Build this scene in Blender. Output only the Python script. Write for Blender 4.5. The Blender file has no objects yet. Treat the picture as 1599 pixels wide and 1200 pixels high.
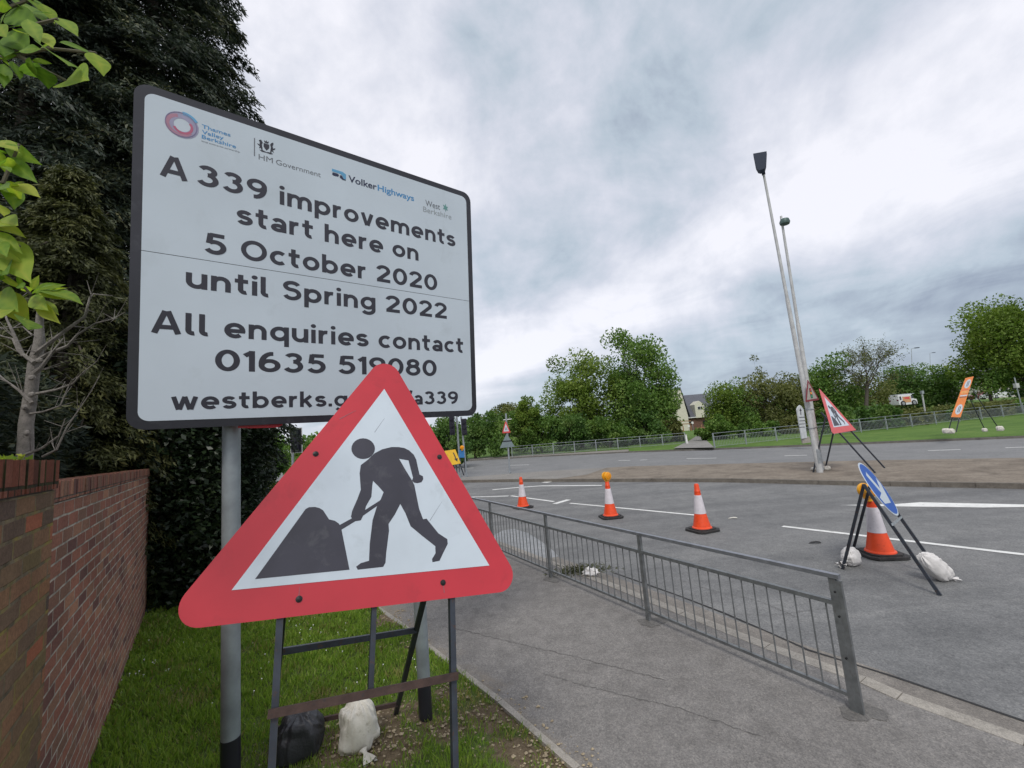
import bpy, bmesh, math, random
import numpy as np
from mathutils import Vector, Matrix
from mathutils.geometry import tessellate_polygon
from mathutils import noise as mnoise
RAD = math.radians
sc = bpy.context.scene
COL = sc.collection
rng = np.random.default_rng(7)
random.seed(7)

# ------------------------------------------------------------------ camera
W, HT, FPX = 1599, 1200, 641.0
ROLL, PITCH, EYE = RAD(4.76), RAD(7.15), 2.28
_F = np.array([0, math.cos(PITCH), math.sin(PITCH)])
_U0 = np.array([0, -math.sin(PITCH), math.cos(PITCH)])
_R = math.cos(ROLL) * np.array([1.0, 0, 0]) - math.sin(ROLL) * _U0
_U = math.sin(ROLL) * np.array([1.0, 0, 0]) + math.cos(ROLL) * _U0
CAM = np.array([0, 0, EYE])
cd = bpy.data.cameras.new('camera')
cam = bpy.data.objects.new('camera', cd)
COL.objects.link(cam)
cd.sensor_width = 36
cd.lens = 36 * FPX / W
cd.clip_start, cd.clip_end = 0.05, 5000
M = Matrix.Identity(4)
for i in range(3):
    M[i][0], M[i][1], M[i][2], M[i][3] = _R[i], _U[i], -_F[i], CAM[i]
cam.matrix_world = M
sc.camera = cam

def ray(x, y):
    return _F + _R * ((x - W / 2) / FPX) - _U * ((y - HT / 2) / FPX)
def G(x, y, z=0.0):
    d = ray(x, y); return CAM + d * ((z - EYE) / d[2])
def at(x, y, Y):
    d = ray(x, y); return CAM + d * (Y / d[1])
def onplane(px, o, n):
    d = ray(*px); return CAM + d * (((o - CAM) @ n) / (d @ n))

# ------------------------------------------------------------------ sky, sun, exposure
SUN_EL, SUN_AZ = RAD(50), RAD(188)          # azimuth measured from +Y towards +X
world = bpy.data.worlds.new('World'); sc.world = world; world.use_nodes = True
wn, wl = world.node_tree.nodes, world.node_tree.links
wn.clear()
def wnode(t, **k):
    n = wn.new(t)
    for a, b in k.items(): setattr(n, a, b)
    return n
def wmath(op, a, b=None, clamp=False):
    n = wnode('ShaderNodeMath', operation=op, use_clamp=clamp)
    for i, v in enumerate((a, b)):
        if v is None: continue
        if isinstance(v, (int, float)): n.inputs[i].default_value = v
        else: wl.new(v, n.inputs[i])
    return n.outputs[0]
out = wnode('ShaderNodeOutputWorld')
tc = wnode('ShaderNodeTexCoord')
sep = wnode('ShaderNodeSeparateXYZ'); wl.new(tc.outputs['Generated'], sep.inputs[0])
zz = wmath('ADD', wmath('MAXIMUM', sep.outputs[2], 0.0), 0.12)
pxx, pyy = wmath('DIVIDE', sep.outputs[0], zz), wmath('DIVIDE', sep.outputs[1], zz)
q = wmath('ADD', wmath('MULTIPLY', pxx, .83), wmath('MULTIPLY', pyy, .56))     # across the cloud rolls
r = wmath('ADD', wmath('MULTIPLY', pxx, -.56), wmath('MULTIPLY', pyy, .83))    # along them
comb = wnode('ShaderNodeCombineXYZ')
wl.new(q, comb.inputs[0]); wl.new(wmath('MULTIPLY', r, .85), comb.inputs[1])
def noise(vec, scale, detail, rough=.55, dist=0.0, off=0.0):
    n = wnode('ShaderNodeTexNoise'); n.noise_dimensions = '3D'
    n.inputs['Scale'].default_value = scale; n.inputs['Detail'].default_value = detail
    n.inputs['Roughness'].default_value = rough; n.inputs['Distortion'].default_value = dist
    mp = wnode('ShaderNodeMapping'); mp.inputs['Location'].default_value = (off, off * .7, off * 1.3)
    wl.new(vec, mp.inputs[0]); wl.new(mp.outputs[0], n.inputs['Vector'])
    return n.outputs['Fac']
n1 = noise(comb.outputs[0], .9, 3, .5, .3, 3.1)
n2 = noise(comb.outputs[0], 1.7, 11, .58, .6, 8.4)
n3 = noise(tc.outputs['Generated'], 3.1, 11, .6, .25, 1.7)
n4 = noise(tc.outputs['Generated'], 8.5, 8, .55, .2, 5.2)
qd = wmath('ADD', q, wmath('MULTIPLY', wmath('SUBTRACT', n1, .5), 1.5))
band = wnode('ShaderNodeValToRGB'); band.color_ramp.interpolation = 'B_SPLINE'
wl.new(wmath('DIVIDE', wmath('ADD', qd, 1.0), 6.0, True), band.inputs[0])
els = band.color_ramp.elements
vals = [(0.0, .66), (.17, .85), (.245, .78), (.30, .42), (.345, .44), (.40, .98), (.47, 1.0), (.54, .66), (.61, .36), (.70, .18), (1.0, .06)]
els[0].position, els[0].color = vals[0][0], (vals[0][1],) * 3 + (1,)
els[1].position, els[1].color = vals[-1][0], (vals[-1][1],) * 3 + (1,)
for p_, v_ in vals[1:-1]:
    e = els.new(p_); e.color = (v_, v_, v_, 1)
amp = wmath('MINIMUM', wmath('ADD', wmath('MULTIPLY', sep.outputs[2], 3.2), .25), 1.0)
val = wmath('ADD', band.outputs[0], wmath('MULTIPLY', wmath('MULTIPLY', wmath('SUBTRACT', n2, .5), .95), amp))
val = wmath('ADD', val, wmath('MULTIPLY', wmath('SUBTRACT', n4, .5), .48))
val = wmath('ADD', val, wmath('MULTIPLY', wmath('MULTIPLY', wmath('SUBTRACT', n3, .5), 1.75), amp), True)
cr = wnode('ShaderNodeValToRGB')
wl.new(val, cr.inputs[0])
ce = cr.color_ramp.elements
ce[0].position, ce[0].color = 0.0, (.25, .29, .37, 1)
ce[1].position, ce[1].color = 1.0, (.77, .77, .825, 1)
for p_, c_ in ((.30, (.41, .475, .545)), (.60, (.56, .585, .66))):
    e = ce.new(p_); e.color = c_ + (1,)
bg1 = wnode('ShaderNodeBackground'); bg1.inputs[1].default_value = 0.08
sky = wnode('ShaderNodeTexSky', sky_type='NISHITA'); sky.sun_disc = False
sky.sun_elevation = SUN_EL; sky.sun_rotation = SUN_AZ
wl.new(sky.outputs[0], bg1.inputs[0])
bg2 = wnode('ShaderNodeBackground'); bg2.inputs[1].default_value = 1.0
wl.new(cr.outputs[0], bg2.inputs[0])
mx = wnode('ShaderNodeMixShader'); mx.inputs[0].default_value = .9
wl.new(bg1.outputs[0], mx.inputs[1]); wl.new(bg2.outputs[0], mx.inputs[2])
wl.new(mx.outputs[0], out.inputs[0])

sl = bpy.data.lights.new('sun', 'SUN'); sl.energy = 1.4; sl.angle = RAD(16); sl.color = (1, .96, .90)
so = bpy.data.objects.new('sun', sl); COL.objects.link(so)
sd = Vector((math.sin(SUN_AZ) * math.cos(SUN_EL), math.cos(SUN_AZ) * math.cos(SUN_EL), math.sin(SUN_EL)))
so.rotation_euler = sd.to_track_quat('Z', 'Y').to_euler()
so.location = (0, 0, 30)
vs = sc.view_settings
vs.view_transform = 'Standard'; vs.look = 'None'; vs.exposure = 0.38; vs.gamma = 1.0; vs.use_curve_mapping = False

# ------------------------------------------------------------------ materials
MATS = {}
def _new(name):
    m = bpy.data.materials.new(name); m.use_nodes = True
    nt = m.node_tree; nt.nodes.clear()
    o = nt.nodes.new('ShaderNodeOutputMaterial'); b = nt.nodes.new('ShaderNodeBsdfPrincipled')
    nt.links.new(b.outputs[0], o.inputs[0])
    MATS[name] = m
    return m, nt, b, o
def _N(nt, t, **k):
    n = nt.nodes.new(t)
    for a, v in k.items(): setattr(n, a, v)
    return n
def _noise(nt, vec, scale, detail=4, rough=.55, dist=0):
    n = _N(nt, 'ShaderNodeTexNoise')
    n.inputs['Scale'].default_value = scale; n.inputs['Detail'].default_value = detail
    n.inputs['Roughness'].default_value = rough; n.inputs['Distortion'].default_value = dist
    nt.links.new(vec, n.inputs['Vector'])
    return n.outputs['Fac']
def _ramp(nt, fac, stops):
    n = _N(nt, 'ShaderNodeValToRGB'); nt.links.new(fac, n.inputs[0])
    e = n.color_ramp.elements
    e[0].position, e[0].color = stops[0][0], tuple(stops[0][1]) + (1,)
    e[1].position, e[1].color = stops[-1][0], tuple(stops[-1][1]) + (1,)
    for p, c in stops[1:-1]:
        k = e.new(p); k.color = tuple(c) + (1,)
    return n.outputs[0]
def _mix(nt, fac, a, b, mode='MIX'):
    n = _N(nt, 'ShaderNodeMix', data_type='RGBA', blend_type=mode)
    for s, v in ((n.inputs[0], fac), (n.inputs[6], a), (n.inputs[7], b)):
        if isinstance(v, (int, float)): s.default_value = v
        elif isinstance(v, (tuple, list)): s.default_value = tuple(v) + (1,)
        else: nt.links.new(v, s)
    return n.outputs[2]
def _bump(nt, b, h, strength, dist=.01):
    n = _N(nt, 'ShaderNodeBump'); n.inputs['Strength'].default_value = strength; n.inputs['Distance'].default_value = dist
    nt.links.new(h, n.inputs['Height']); nt.links.new(n.outputs[0], b.inputs['Normal'])
def mat(name, col, rough=.6, metal=0.0, var=.12, scale=6, col2=None, bump=0.0, spec=.5, detail=5):
    """A plain surface with the small uneven tone of a real one; col2 is a second tone (dirt, rust) in patches."""
    if name in MATS: return MATS[name]
    m, nt, b, o = _new(name)
    g = _N(nt, 'ShaderNodeNewGeometry').outputs['Position']
    f = _noise(nt, g, scale, detail)
    lo = [max(0, c * (1 - var)) for c in col]; hi = [min(1, c * (1 + var)) for c in col]
    c = _ramp(nt, f, [(.3, lo), (.7, hi)])
    if col2:
        f2 = _noise(nt, g, scale * 2.7, 6, .65, .4)
        c = _mix(nt, _ramp(nt, f2, [(.56, (0, 0, 0)), (.70, (1, 1, 1))]), c, col2)
    nt.links.new(c, b.inputs['Base Color'])
    b.inputs['Roughness'].default_value = rough; b.inputs['Metallic'].default_value = metal
    b.inputs['Specular IOR Level'].default_value = spec
    if bump: _bump(nt, b, _noise(nt, g, scale * 6, 6), bump)
    return m
def leafmat(name, stops, trans=.3, rough=.55):
    """Leaf surface: the per-leaf attribute «tone» picks the leaf's own colour; light also passes through."""
    if name in MATS: return MATS[name]
    m, nt, b, o = _new(name)
    a = _N(nt, 'ShaderNodeAttribute'); a.attribute_name = 'tone'
    c = _ramp(nt, a.outputs['Fac'], stops)
    nt.links.new(c, b.inputs['Base Color'])
    b.inputs['Roughness'].default_value = rough; b.inputs['Specular IOR Level'].default_value = .3
    t = _N(nt, 'ShaderNodeBsdfTranslucent')
    nt.links.new(_mix(nt, 1.0, c, (1.0, 1.1, .55), 'MULTIPLY'), t.inputs[0])
    x = _N(nt, 'ShaderNodeMixShader'); x.inputs[0].default_value = trans
    nt.links.new(b.outputs[0], x.inputs[1]); nt.links.new(t.outputs[0], x.inputs[2]); nt.links.new(x.outputs[0], o.inputs[0])
    return m
def glow(name, col, strength, base=None):
    m, nt, b, o = _new(name)
    b.inputs['Base Color'].default_value = tuple(base or col) + (1,)
    b.inputs['Emission Color'].default_value = tuple(col) + (1,); b.inputs['Emission Strength'].default_value = strength
    b.inputs['Roughness'].default_value = .3
    return m
def asphalt(name, dark, light, speck=.5, patch=.35, grit=90, tracks=False, dusty=False):
    m, nt, b, o = _new(name)
    g = _N(nt, 'ShaderNodeNewGeometry').outputs['Position']
    big = _noise(nt, g, .55, 6, .6, .5)
    c = _ramp(nt, big, [(.30, dark), (.72, light)])
    mid = _noise(nt, g, 5, 8, .7)
    c = _mix(nt, patch, c, _ramp(nt, mid, [(.3, [v * .72 for v in dark]), (.7, [v * 1.12 for v in light])]))
    v = _N(nt, 'ShaderNodeTexVoronoi'); v.inputs['Scale'].default_value = grit; nt.links.new(g, v.inputs['Vector'])
    sp = _ramp(nt, v.outputs['Color'], [(.0, (.45, .45, .45)), (.55, (1, 1, 1)), (1.0, (1.6, 1.57, 1.5))])
    c = _mix(nt, speck, c, sp, 'MULTIPLY')
    st = _noise(nt, g, 1.7, 10, .75, 1.2)      # darker stains
    c = _mix(nt, _ramp(nt, st, [(.58, (0, 0, 0)), (.75, (.55, .55, .55))]), c, [v_ * .55 for v_ in dark])
    fl = _noise(nt, g, 28, 6, .8)                # scattered lighter and darker aggregate
    c = _mix(nt, .5, c, _ramp(nt, fl, [(.30, (.62, .62, .62)), (.5, (1, 1, 1)), (.68, (1.28, 1.26, 1.22))]), 'MULTIPLY')
    if tracks:      # bands polished by wheels, running with the traffic
        mp = _N(nt, 'ShaderNodeMapping'); mp.inputs['Rotation'].default_value = (0, 0, RAD(46)); mp.inputs['Scale'].default_value = (.045, .95, 1)
        nt.links.new(g, mp.inputs[0])
        c = _mix(nt, .75, c, _ramp(nt, _noise(nt, mp.outputs[0], 1.3, 5, .6, .2), [(.32, (.74, .74, .75)), (.52, (1, 1, 1)), (.70, (1.22, 1.21, 1.19))]), 'MULTIPLY')
    if dusty:       # grit washed from the bank over the path edge, fading out unevenly
        dt = _N(nt, 'ShaderNodeVectorMath', operation='DOT_PRODUCT'); dt.inputs[1].default_value = (-.814, -.581, 0); nt.links.new(g, dt.inputs[0])
        ma = _N(nt, 'ShaderNodeMath', operation='ADD'); nt.links.new(dt.outputs['Value'], ma.inputs[0]); ma.inputs[1].default_value = 1.93
        mn = _N(nt, 'ShaderNodeMath', operation='MULTIPLY_ADD'); nt.links.new(_noise(nt, g, 3.2, 9, .75, .3), mn.inputs[0]); mn.inputs[1].default_value = 1.0; nt.links.new(ma.outputs[0], mn.inputs[2])
        c = _mix(nt, _ramp(nt, mn.outputs[0], [(.30, (0, 0, 0)), (.62, (.8, .8, .8))]), c, _ramp(nt, _noise(nt, g, 55, 5, .8), [(.3, (.13, .10, .07)), (.5, (.24, .20, .15)), (.7, (.36, .31, .24))]))
    nt.links.new(c, b.inputs['Base Color'])
    b.inputs['Roughness'].default_value = .86; b.inputs['Specular IOR Level'].default_value = .3
    _bump(nt, b, v.outputs['Distance'], .5, .006)
    return m
def brickmat(name, bw, bh, cols, mortar, msize=.010, moss=None):
    """Bricks laid in the wall's own length (object X) and height (object Z); header faces use Y."""
    m, nt, b, o = _new(name)
    tcn = _N(nt, 'ShaderNodeTexCoord')
    s = _N(nt, 'ShaderNodeSeparateXYZ'); nt.links.new(tcn.outputs['Object'], s.inputs[0])
    ad = _N(nt, 'ShaderNodeMath', operation='ADD'); nt.links.new(s.outputs[0], ad.inputs[0]); nt.links.new(s.outputs[1], ad.inputs[1])
    cb = _N(nt, 'ShaderNodeCombineXYZ'); nt.links.new(ad.outputs[0], cb.inputs[0]); nt.links.new(s.outputs[2], cb.inputs[1])
    wob = _noise(nt, cb.outputs[0], 7, 3)
    wv = _N(nt, 'ShaderNodeMapping')
    nt.links.new(cb.outputs[0], wv.inputs[0])
    mm = _N(nt, 'ShaderNodeMath', operation='MULTIPLY_ADD'); mm.inputs[1].default_value = .010; mm.inputs[2].default_value = -.005
    nt.links.new(wob, mm.inputs[0])
    cv = _N(nt, 'ShaderNodeCombineXYZ'); nt.links.new(mm.outputs[0], cv.inputs[0]); nt.links.new(mm.outputs[0], cv.inputs[1])
    nt.links.new(cv.outputs[0], wv.inputs['Location'])
    t = _N(nt, 'ShaderNodeTexBrick'); nt.links.new(wv.outputs[0], t.inputs['Vector'])
    t.inputs['Scale'].default_value = 1.0; t.inputs['Brick Width'].default_value = bw; t.inputs['Row Height'].default_value = bh
    t.inputs['Mortar Size'].default_value = msize * .5; t.inputs['Mortar Smooth'].default_value = .25; t.inputs['Bias'].default_value = 0
    t.inputs['Color1'].default_value = (0, 0, 0, 1); t.inputs['Color2'].default_value = (1, 1, 1, 1); t.inputs['Mortar'].default_value = (.5, .5, .5, 1)
    c = _ramp(nt, t.outputs['Color'], cols)
    gr = _noise(nt, cb.outputs[0], 60, 8, .7)
    c = _mix(nt, .7, c, _ramp(nt, gr, [(.25, (.45, .45, .45)), (.75, (1.5, 1.45, 1.4))]), 'MULTIPLY')
    wx = _noise(nt, cb.outputs[0], 2.2, 8, .7, .6)
    c = _mix(nt, .55, c, _ramp(nt, wx, [(.3, (.55, .5, .48)), (.7, (1.25, 1.2, 1.15))]), 'MULTIPLY')
    mo = _ramp(nt, _noise(nt, cb.outputs[0], 9, 5, .7), [(.35, [k * .38 for k in mortar]), (.62, mortar)])
    if moss:
        mo = _mix(nt, _ramp(nt, _noise(nt, cb.outputs[0], 5, 5, .7), [(.45, (0, 0, 0)), (.62, (1, 1, 1))]), mo, moss)
    c = _mix(nt, t.outputs['Fac'], c, mo)
    nt.links.new(c, b.inputs['Base Color']); b.inputs['Roughness'].default_value = .92; b.inputs['Specular IOR Level'].default_value = .2
    h = _N(nt, 'ShaderNodeMath', operation='MULTIPLY_ADD'); h.inputs[1].default_value = -1.0
    nt.links.new(t.outputs['Fac'], h.inputs[0])
    h2 = _N(nt, 'ShaderNodeMath', operation='MULTIPLY'); h2.inputs[1].default_value = .5; nt.links.new(gr, h2.inputs[0]); nt.links.new(h2.outputs[0], h.inputs[2])
    _bump(nt, b, h.outputs[0], .7, .008)
    return m
def groundmat(name, stops, scale=1.2, fine=22, rough=.95):
    m, nt, b, o = _new(name)
    g = _N(nt, 'ShaderNodeNewGeometry').outputs['Position']
    c = _ramp(nt, _noise(nt, g, scale, 9, .7, .4), stops)
    c = _mix(nt, .6, c, _ramp(nt, _noise(nt, g, fine, 6, .75), [(.25, (.4, .4, .4)), (.75, (1.6, 1.6, 1.6))]), 'MULTIPLY')
    nt.links.new(c, b.inputs['Base Color']); b.inputs['Roughness'].default_value = rough; b.inputs['Specular IOR Level'].default_value = .2
    _bump(nt, b, _noise(nt, g, fine * 2, 6, .7), .6, .02)
    return m

mRoad = asphalt('road_asphalt', (.140, .143, .145), (.225, .226, .224), .5, .4, 80, tracks=True)
mFoot = asphalt('footway_asphalt', (.165, .156, .148), (.265, .253, .24), .55, .5, 105, dusty=True)
mPatch = asphalt('repair_asphalt', (.115, .11, .104), (.20, .192, .182), .5, .4, 110)
mFarRoad = asphalt('far_asphalt', (.17, .173, .175), (.235, .236, .236), .35, .3, 40)
mConc = asphalt('kerb_concrete', (.27, .25, .22), (.42, .39, .345), .4, .45, 140)
mTar = mat('tar', (.022, .022, .022), .75, var=.3, scale=20)
mPaint = mat('road_paint', (.72, .72, .69), .7, var=.12, scale=4, col2=(.45, .45, .43))
mEarth = groundmat('verge_earth', [(.28, (.08, .12, .03)), (.5, (.09, .13, .035)), (.7, (.17, .135, .08))], 1.6, 30)
mGravel = groundmat('gravel_earth', [(.3, (.085, .06, .038)), (.55, (.17, .125, .08)), (.75, (.27, .21, .14))], 7, 55)
mMedian = groundmat('median_soil', [(.3, (.13, .11, .088)), (.5, (.215, .183, .148)), (.68, (.27, .235, .19)), (.85, (.15, .155, .085))], 1.1, 16)
mLawn = groundmat('lawn', [(.3, (.06, .12, .022)), (.55, (.10, .175, .034)), (.75, (.15, .20, .055))], .5, 9)
mField = groundmat('field', [(.3, (.05, .09, .02)), (.7, (.10, .15, .04))], .1, 3)
mGalv = mat('galvanised_steel', (.36, .39, .41), .45, .55, .18, 9, bump=.05)
mGalvPost = mat('galvanised_post', (.30, .34, .36), .5, .35, .2, 7, bump=.04)
mRail = mat('weathered_rail', (.19, .20, .205), .5, .5, .25, 14, col2=(.17, .165, .16), bump=.1)
mRailLt = mat('worn_rail_top', (.27, .28, .31), .42, .6, .2, 12, bump=.06)
mBlackSteel = mat('painted_frame', (.035, .042, .055), .45, .3, .3, 12, col2=(.075, .04, .025))
mRust = mat('rusty_bar', (.060, .036, .030), .85, .1, .35, 18, col2=(.04, .033, .035), bump=.2)
mBlack = mat('black_film', (.022, .022, .030), .35, 0, .15, 3, col2=(.04, .04, .05))
mInk = mat('black_vinyl', (.028, .027, .040), .4, 0, .12, 3)
mPicto = mat('picto_black', (.035, .034, .048), .42, 0, .2, 5, col2=(.06, .06, .072))
mWhite = mat('white_reflective', (.56, .625, .69), .38, 0, .07, 1.1, col2=(.52, .58, .635), spec=.4, detail=9)
mWhite2 = mat('white_reflective_worn', (.54, .605, .665), .4, 0, .07, 3, col2=(.49, .55, .60), detail=9)
mRed = mat('red_reflective', (.50, .028, .042), .33, 0, .10, 2.2, col2=(.43, .026, .038), detail=9)
mRed2 = mat('red_faded', (.62, .075, .075), .4, 0, .1, 5)
mBlue = mat('blue_reflective', (.010, .085, .40), .45, 0, .1, 5)
mLogoBlue = mat('logo_blue', (.07, .26, .52), .4, 0, .05)
mLogoSky = mat('logo_sky', (.12, .36, .58), .4, 0, .05)
mLogoNavy = mat('logo_navy', (.015, .02, .06), .4, 0, .05)
mLogoRose = mat('logo_rose', (.40, .20, .27), .4, 0, .1, 14)
mLogoMauve = mat('logo_mauve', (.33, .31, .44), .4, 0, .1, 14)
mLogoGreen = mat('logo_green', (.13, .30, .28), .4, 0, .05)
mGreyInk = mat('logo_grey', (.16, .17, .19), .4, 0, .05)
mSteelBolt = mat('bolt_dark', (.03, .03, .03), .4, .6)
mGreyBack = mat('sign_back_grey', (.20, .25, .26), .55, .2, .1, 6)
mOrange = mat('cone_orange', (.82, .075, .014), .45, 0, .08, 9, col2=(.62, .05, .012))
mSleeve = mat('cone_sleeve', (.66, .62, .65), .4, 0, .08, 9, col2=(.52, .49, .51))
mRubber = mat('cone_rubber', (.028, .027, .027), .75, 0, .3, 15, col2=(.06, .055, .05))
mAmber = mat('amber_lens', (.80, .30, .01), .2, 0, .15, 30)
mAmberBody = mat('amber_body', (.85, .40, .02), .4, 0, .1, 30)
mSackW = mat('white_sack', (.60, .575, .51), .75, 0, .12, 9, col2=(.44, .41, .34), bump=.3)
mSackV = mat('bright_sack', (.66, .64, .62), .6, 0, .1, 12, bump=.25)
mSackB = mat('black_sack', (.030, .031, .036), .42, 0, .25, 10, bump=.35)
mBark = mat('grey_bark', (.24, .22, .20), .9, 0, .3, 22, col2=(.11, .10, .085), bump=.7)
mBarkD = mat('dark_bark', (.075, .062, .05), .95, 0, .3, 12, bump=.6)
mTwig = mat('twig', (.12, .105, .07), .85, 0, .25, 30)
mLampHead = mat('lamp_head', (.022, .028, .042), .85, 0, .1, spec=.1)
mLampHead2 = mat('lamp_head_green', (.07, .12, .11), .5, .1, .1)
mPole = mat('lamp_pole', (.47, .475, .47), .6, .15, .16, 3.5, col2=(.36, .36, .355))
mYellow = mat('sign_yellow', (.80, .47, .02), .4)
mOrangeSign = mat('sign_orange', (.78, .22, .03), .45, 0, .1, 4)
mCream = mat('cream_render', (.58, .56, .46), .85)
mSlate = mat('slate_roof', (.105, .11, .13), .8, 0, .15, 2)
mHouseBrick = mat('house_brick', (.14, .075, .055), .9, 0, .2, 3)
mGlass = mat('dark_glass', (.02, .025, .035), .08, 0, .1)
mTimber = mat('timber_rail', (.28, .16, .08), .85)
mCarWhite = mat('car_white', (.68, .69, .70), .25)
mCarRed = mat('car_maroon', (.16, .015, .03), .25)
mCarGrey = mat('car_silver', (.34, .36, .38), .3, .4)
mTyre = mat('tyre', (.02, .02, .02), .8)
mWhitePlain = mat('white_paint', (.70, .70, .68), .5)
gRed = glow('red_lamp', (1, .05, .03), 1.2)
mLensOff = mat('lens_off', (.03, .03, .03), .25)

# ------------------------------------------------------------------ mesh builder
ROOT = {}
class MB:
    def __init__(s): s.v, s.f = [], []
    def add(s, vs, fs):
        k = len(s.v); s.v += [tuple(float(c) for c in p) for p in vs]; s.f += [tuple(i + k for i in f) for f in fs]; return s
    def hexa(s, P):     # eight points: bottom four counter-clockwise, then top four
        return s.add(P, [(3, 2, 1, 0), (4, 5, 6, 7), (0, 1, 5, 4), (1, 2, 6, 5), (2, 3, 7, 6), (3, 0, 4, 7)])
    def box(s, c, size, rz=0.0, X=None, Z=None):
        X = np.array(X if X is not None else (math.cos(rz), math.sin(rz), 0), float); Z = np.array(Z if Z is not None else (0, 0, 1), float)
        Y = np.cross(Z, X); c = np.array(c, float); a, b, d = [k / 2 for k in size]
        return s.hexa([c + X * i * a + Y * j * b + Z * k * d for k in (-1, 1) for i, j in ((-1, -1), (1, -1), (1, 1), (-1, 1))])
    def bar(s, p, q, w, h, up=(0, 0, 1)):
        p, q = np.array(p, float), np.array(q, float); X = q - p; L = np.linalg.norm(X); X /= L
        up = np.array(up, float)
        if abs(X @ up) > .98: up = np.array((0, 1, 0.)) if abs(X[1]) < .9 else np.array((1., 0, 0))
        Y = np.cross(up, X); Y /= np.linalg.norm(Y); Z = np.cross(X, Y)
        return s.hexa([o + Y * j * w / 2 + Z * k * h / 2 for o in (p, q) for j, k in ((-1, -1), (-1, 1), (1, 1), (1, -1))])
    def tube(s, pts, rad, seg=8, cap=True):
        pts = [np.array(p, float) for p in pts]; n = len(pts)
        rad = [rad] * n if isinstance(rad, (int, float)) else list(rad)
        vs, fs = [], []; ref = None
        for i in range(n):
            d = pts[min(i + 1, n - 1)] - pts[max(i - 1, 0)]; d = d / (np.linalg.norm(d) + 1e-9)
            if ref is None:
                ref = np.array((1., 0, 0)) if abs(d[0]) < .8 else np.array((0, 1., 0))
            x = ref - d * (ref @ d); x /= np.linalg.norm(x) + 1e-9; y = np.cross(d, x); ref = x
            for k in range(seg):
                t = 2 * math.pi * k / seg; vs.append(pts[i] + (x * math.cos(t) + y * math.sin(t)) * rad[i])
        for i in range(n - 1):
            for k in range(seg):
                a, b = i * seg + k, i * seg + (k + 1) % seg; fs.append((a, b, b + seg, a + seg))
        if cap: fs += [tuple(range(seg))[::-1], tuple((n - 1) * seg + k for k in range(seg))]
        return s.add(vs, fs)
    def lathe(s, o, prof, seg=24, axis=(0, 0, 1)):
        z = np.array(axis, float); z /= np.linalg.norm(z)
        x = np.array((1., 0, 0)) if abs(z[0]) < .8 else np.array((0, 1., 0)); x = x - z * (x @ z); x /= np.linalg.norm(x); y = np.cross(z, x)
        vs, fs = [], []
        for r_, h_ in prof:
            for k in range(seg):
                t = 2 * math.pi * k / seg; vs.append(np.array(o) + z * h_ + (x * math.cos(t) + y * math.sin(t)) * max(r_, 1e-4))
        for i in range(len(prof) - 1):
            for k in range(seg):
                a, b = i * seg + k, i * seg + (k + 1) % seg; fs.append((a, b, b + seg, a + seg))
        fs += [tuple(range(seg))[::-1], tuple((len(prof) - 1) * seg + k for k in range(seg))]
        return s.add(vs, fs)
    def prism(s, pts, off):          # planar polygon pushed out along off
        pts = [np.array(p, float) for p in pts]; off = np.array(off, float); n = len(pts)
        tr = tessellate_polygon([[Vector(p) for p in pts]])
        vs = pts + [p + off for p in pts]
        fs = [tuple(t) for t in tr] + [tuple(i + n for i in t[::-1]) for t in tr] + [(i, (i + 1) % n, (i + 1) % n + n, i + n) for i in range(n)]
        return s.add(vs, fs)
    def sheet(s, pts):
        pts = [np.array(p, float) for p in pts]
        return s.add(pts, [tuple(t) for t in tessellate_polygon([[Vector(p) for p in pts]])])
    def ribbon(s, pts, w):           # flat strip on the ground along a polyline
        pts = [np.array(p, float) for p in pts]; vs = []; n = len(pts)
        for i in range(n):
            d = pts[min(i + 1, n - 1)] - pts[max(i - 1, 0)]; d[2] = 0; d /= np.linalg.norm(d)
            nn = np.array((-d[1], d[0], 0)); ww = w[i] if not isinstance(w, (int, float)) else w
            vs += [pts[i] - nn * ww / 2, pts[i] + nn * ww / 2]
        return s.add(vs, [(2 * i, 2 * i + 2, 2 * i + 3, 2 * i + 1) for i in range(n - 1)])
    def build(s, name, m, parent=None, smooth=False, fix=True):
        loc = ROOT.get(parent.name, np.zeros(3)) if parent else np.zeros(3)
        me = bpy.data.meshes.new(name)
        me.from_pydata([tuple(np.array(p) - loc) for p in s.v], [], s.f)
        if fix:
            bm = bmesh.new(); bm.from_mesh(me); bmesh.ops.recalc_face_normals(bm, faces=bm.faces); bm.to_mesh(me); bm.free()
        if m: me.materials.append(m)
        if smooth:
            me.polygons.foreach_set('use_smooth', [True] * len(me.polygons))
            try: me.set_sharp_from_angle(angle=RAD(40))
            except Exception: pass
        o = bpy.data.objects.new(name, me); COL.objects.link(o)
        if parent: o.parent = parent; ROOT[o.name] = loc
        return o
def tag(o, label, cat, group=None, kind=None):
    o['label'] = label; o['category'] = cat
    if group: o['group'] = group
    if kind: o['kind'] = kind
    return o
def thing(name, label, cat, loc, group=None):
    o = bpy.data.objects.new(name, None); COL.objects.link(o); o.empty_display_size = .2
    o.location = tuple(float(c) for c in loc); ROOT[o.name] = np.array(loc, float)
    return tag(o, label, cat, group)
def structure(name, mb, m, **k):
    o = mb.build(name, m, **k); o['kind'] = 'structure'; return o
def stuff(o, label, cat):
    tag(o, label, cat); o['kind'] = 'stuff'; return o
def dup(root, loc, rz, label, group=None):
    r_ = root.copy(); COL.objects.link(r_); r_.location = tuple(float(c) for c in loc); r_.rotation_euler = (0, 0, rz); r_['label'] = label
    if group: r_['group'] = group
    for ch in list(root.children):
        c = ch.copy(); COL.objects.link(c); c.parent = r_
        for g in ch.children:
            d = g.copy(); COL.objects.link(d); d.parent = c
    return r_
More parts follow.
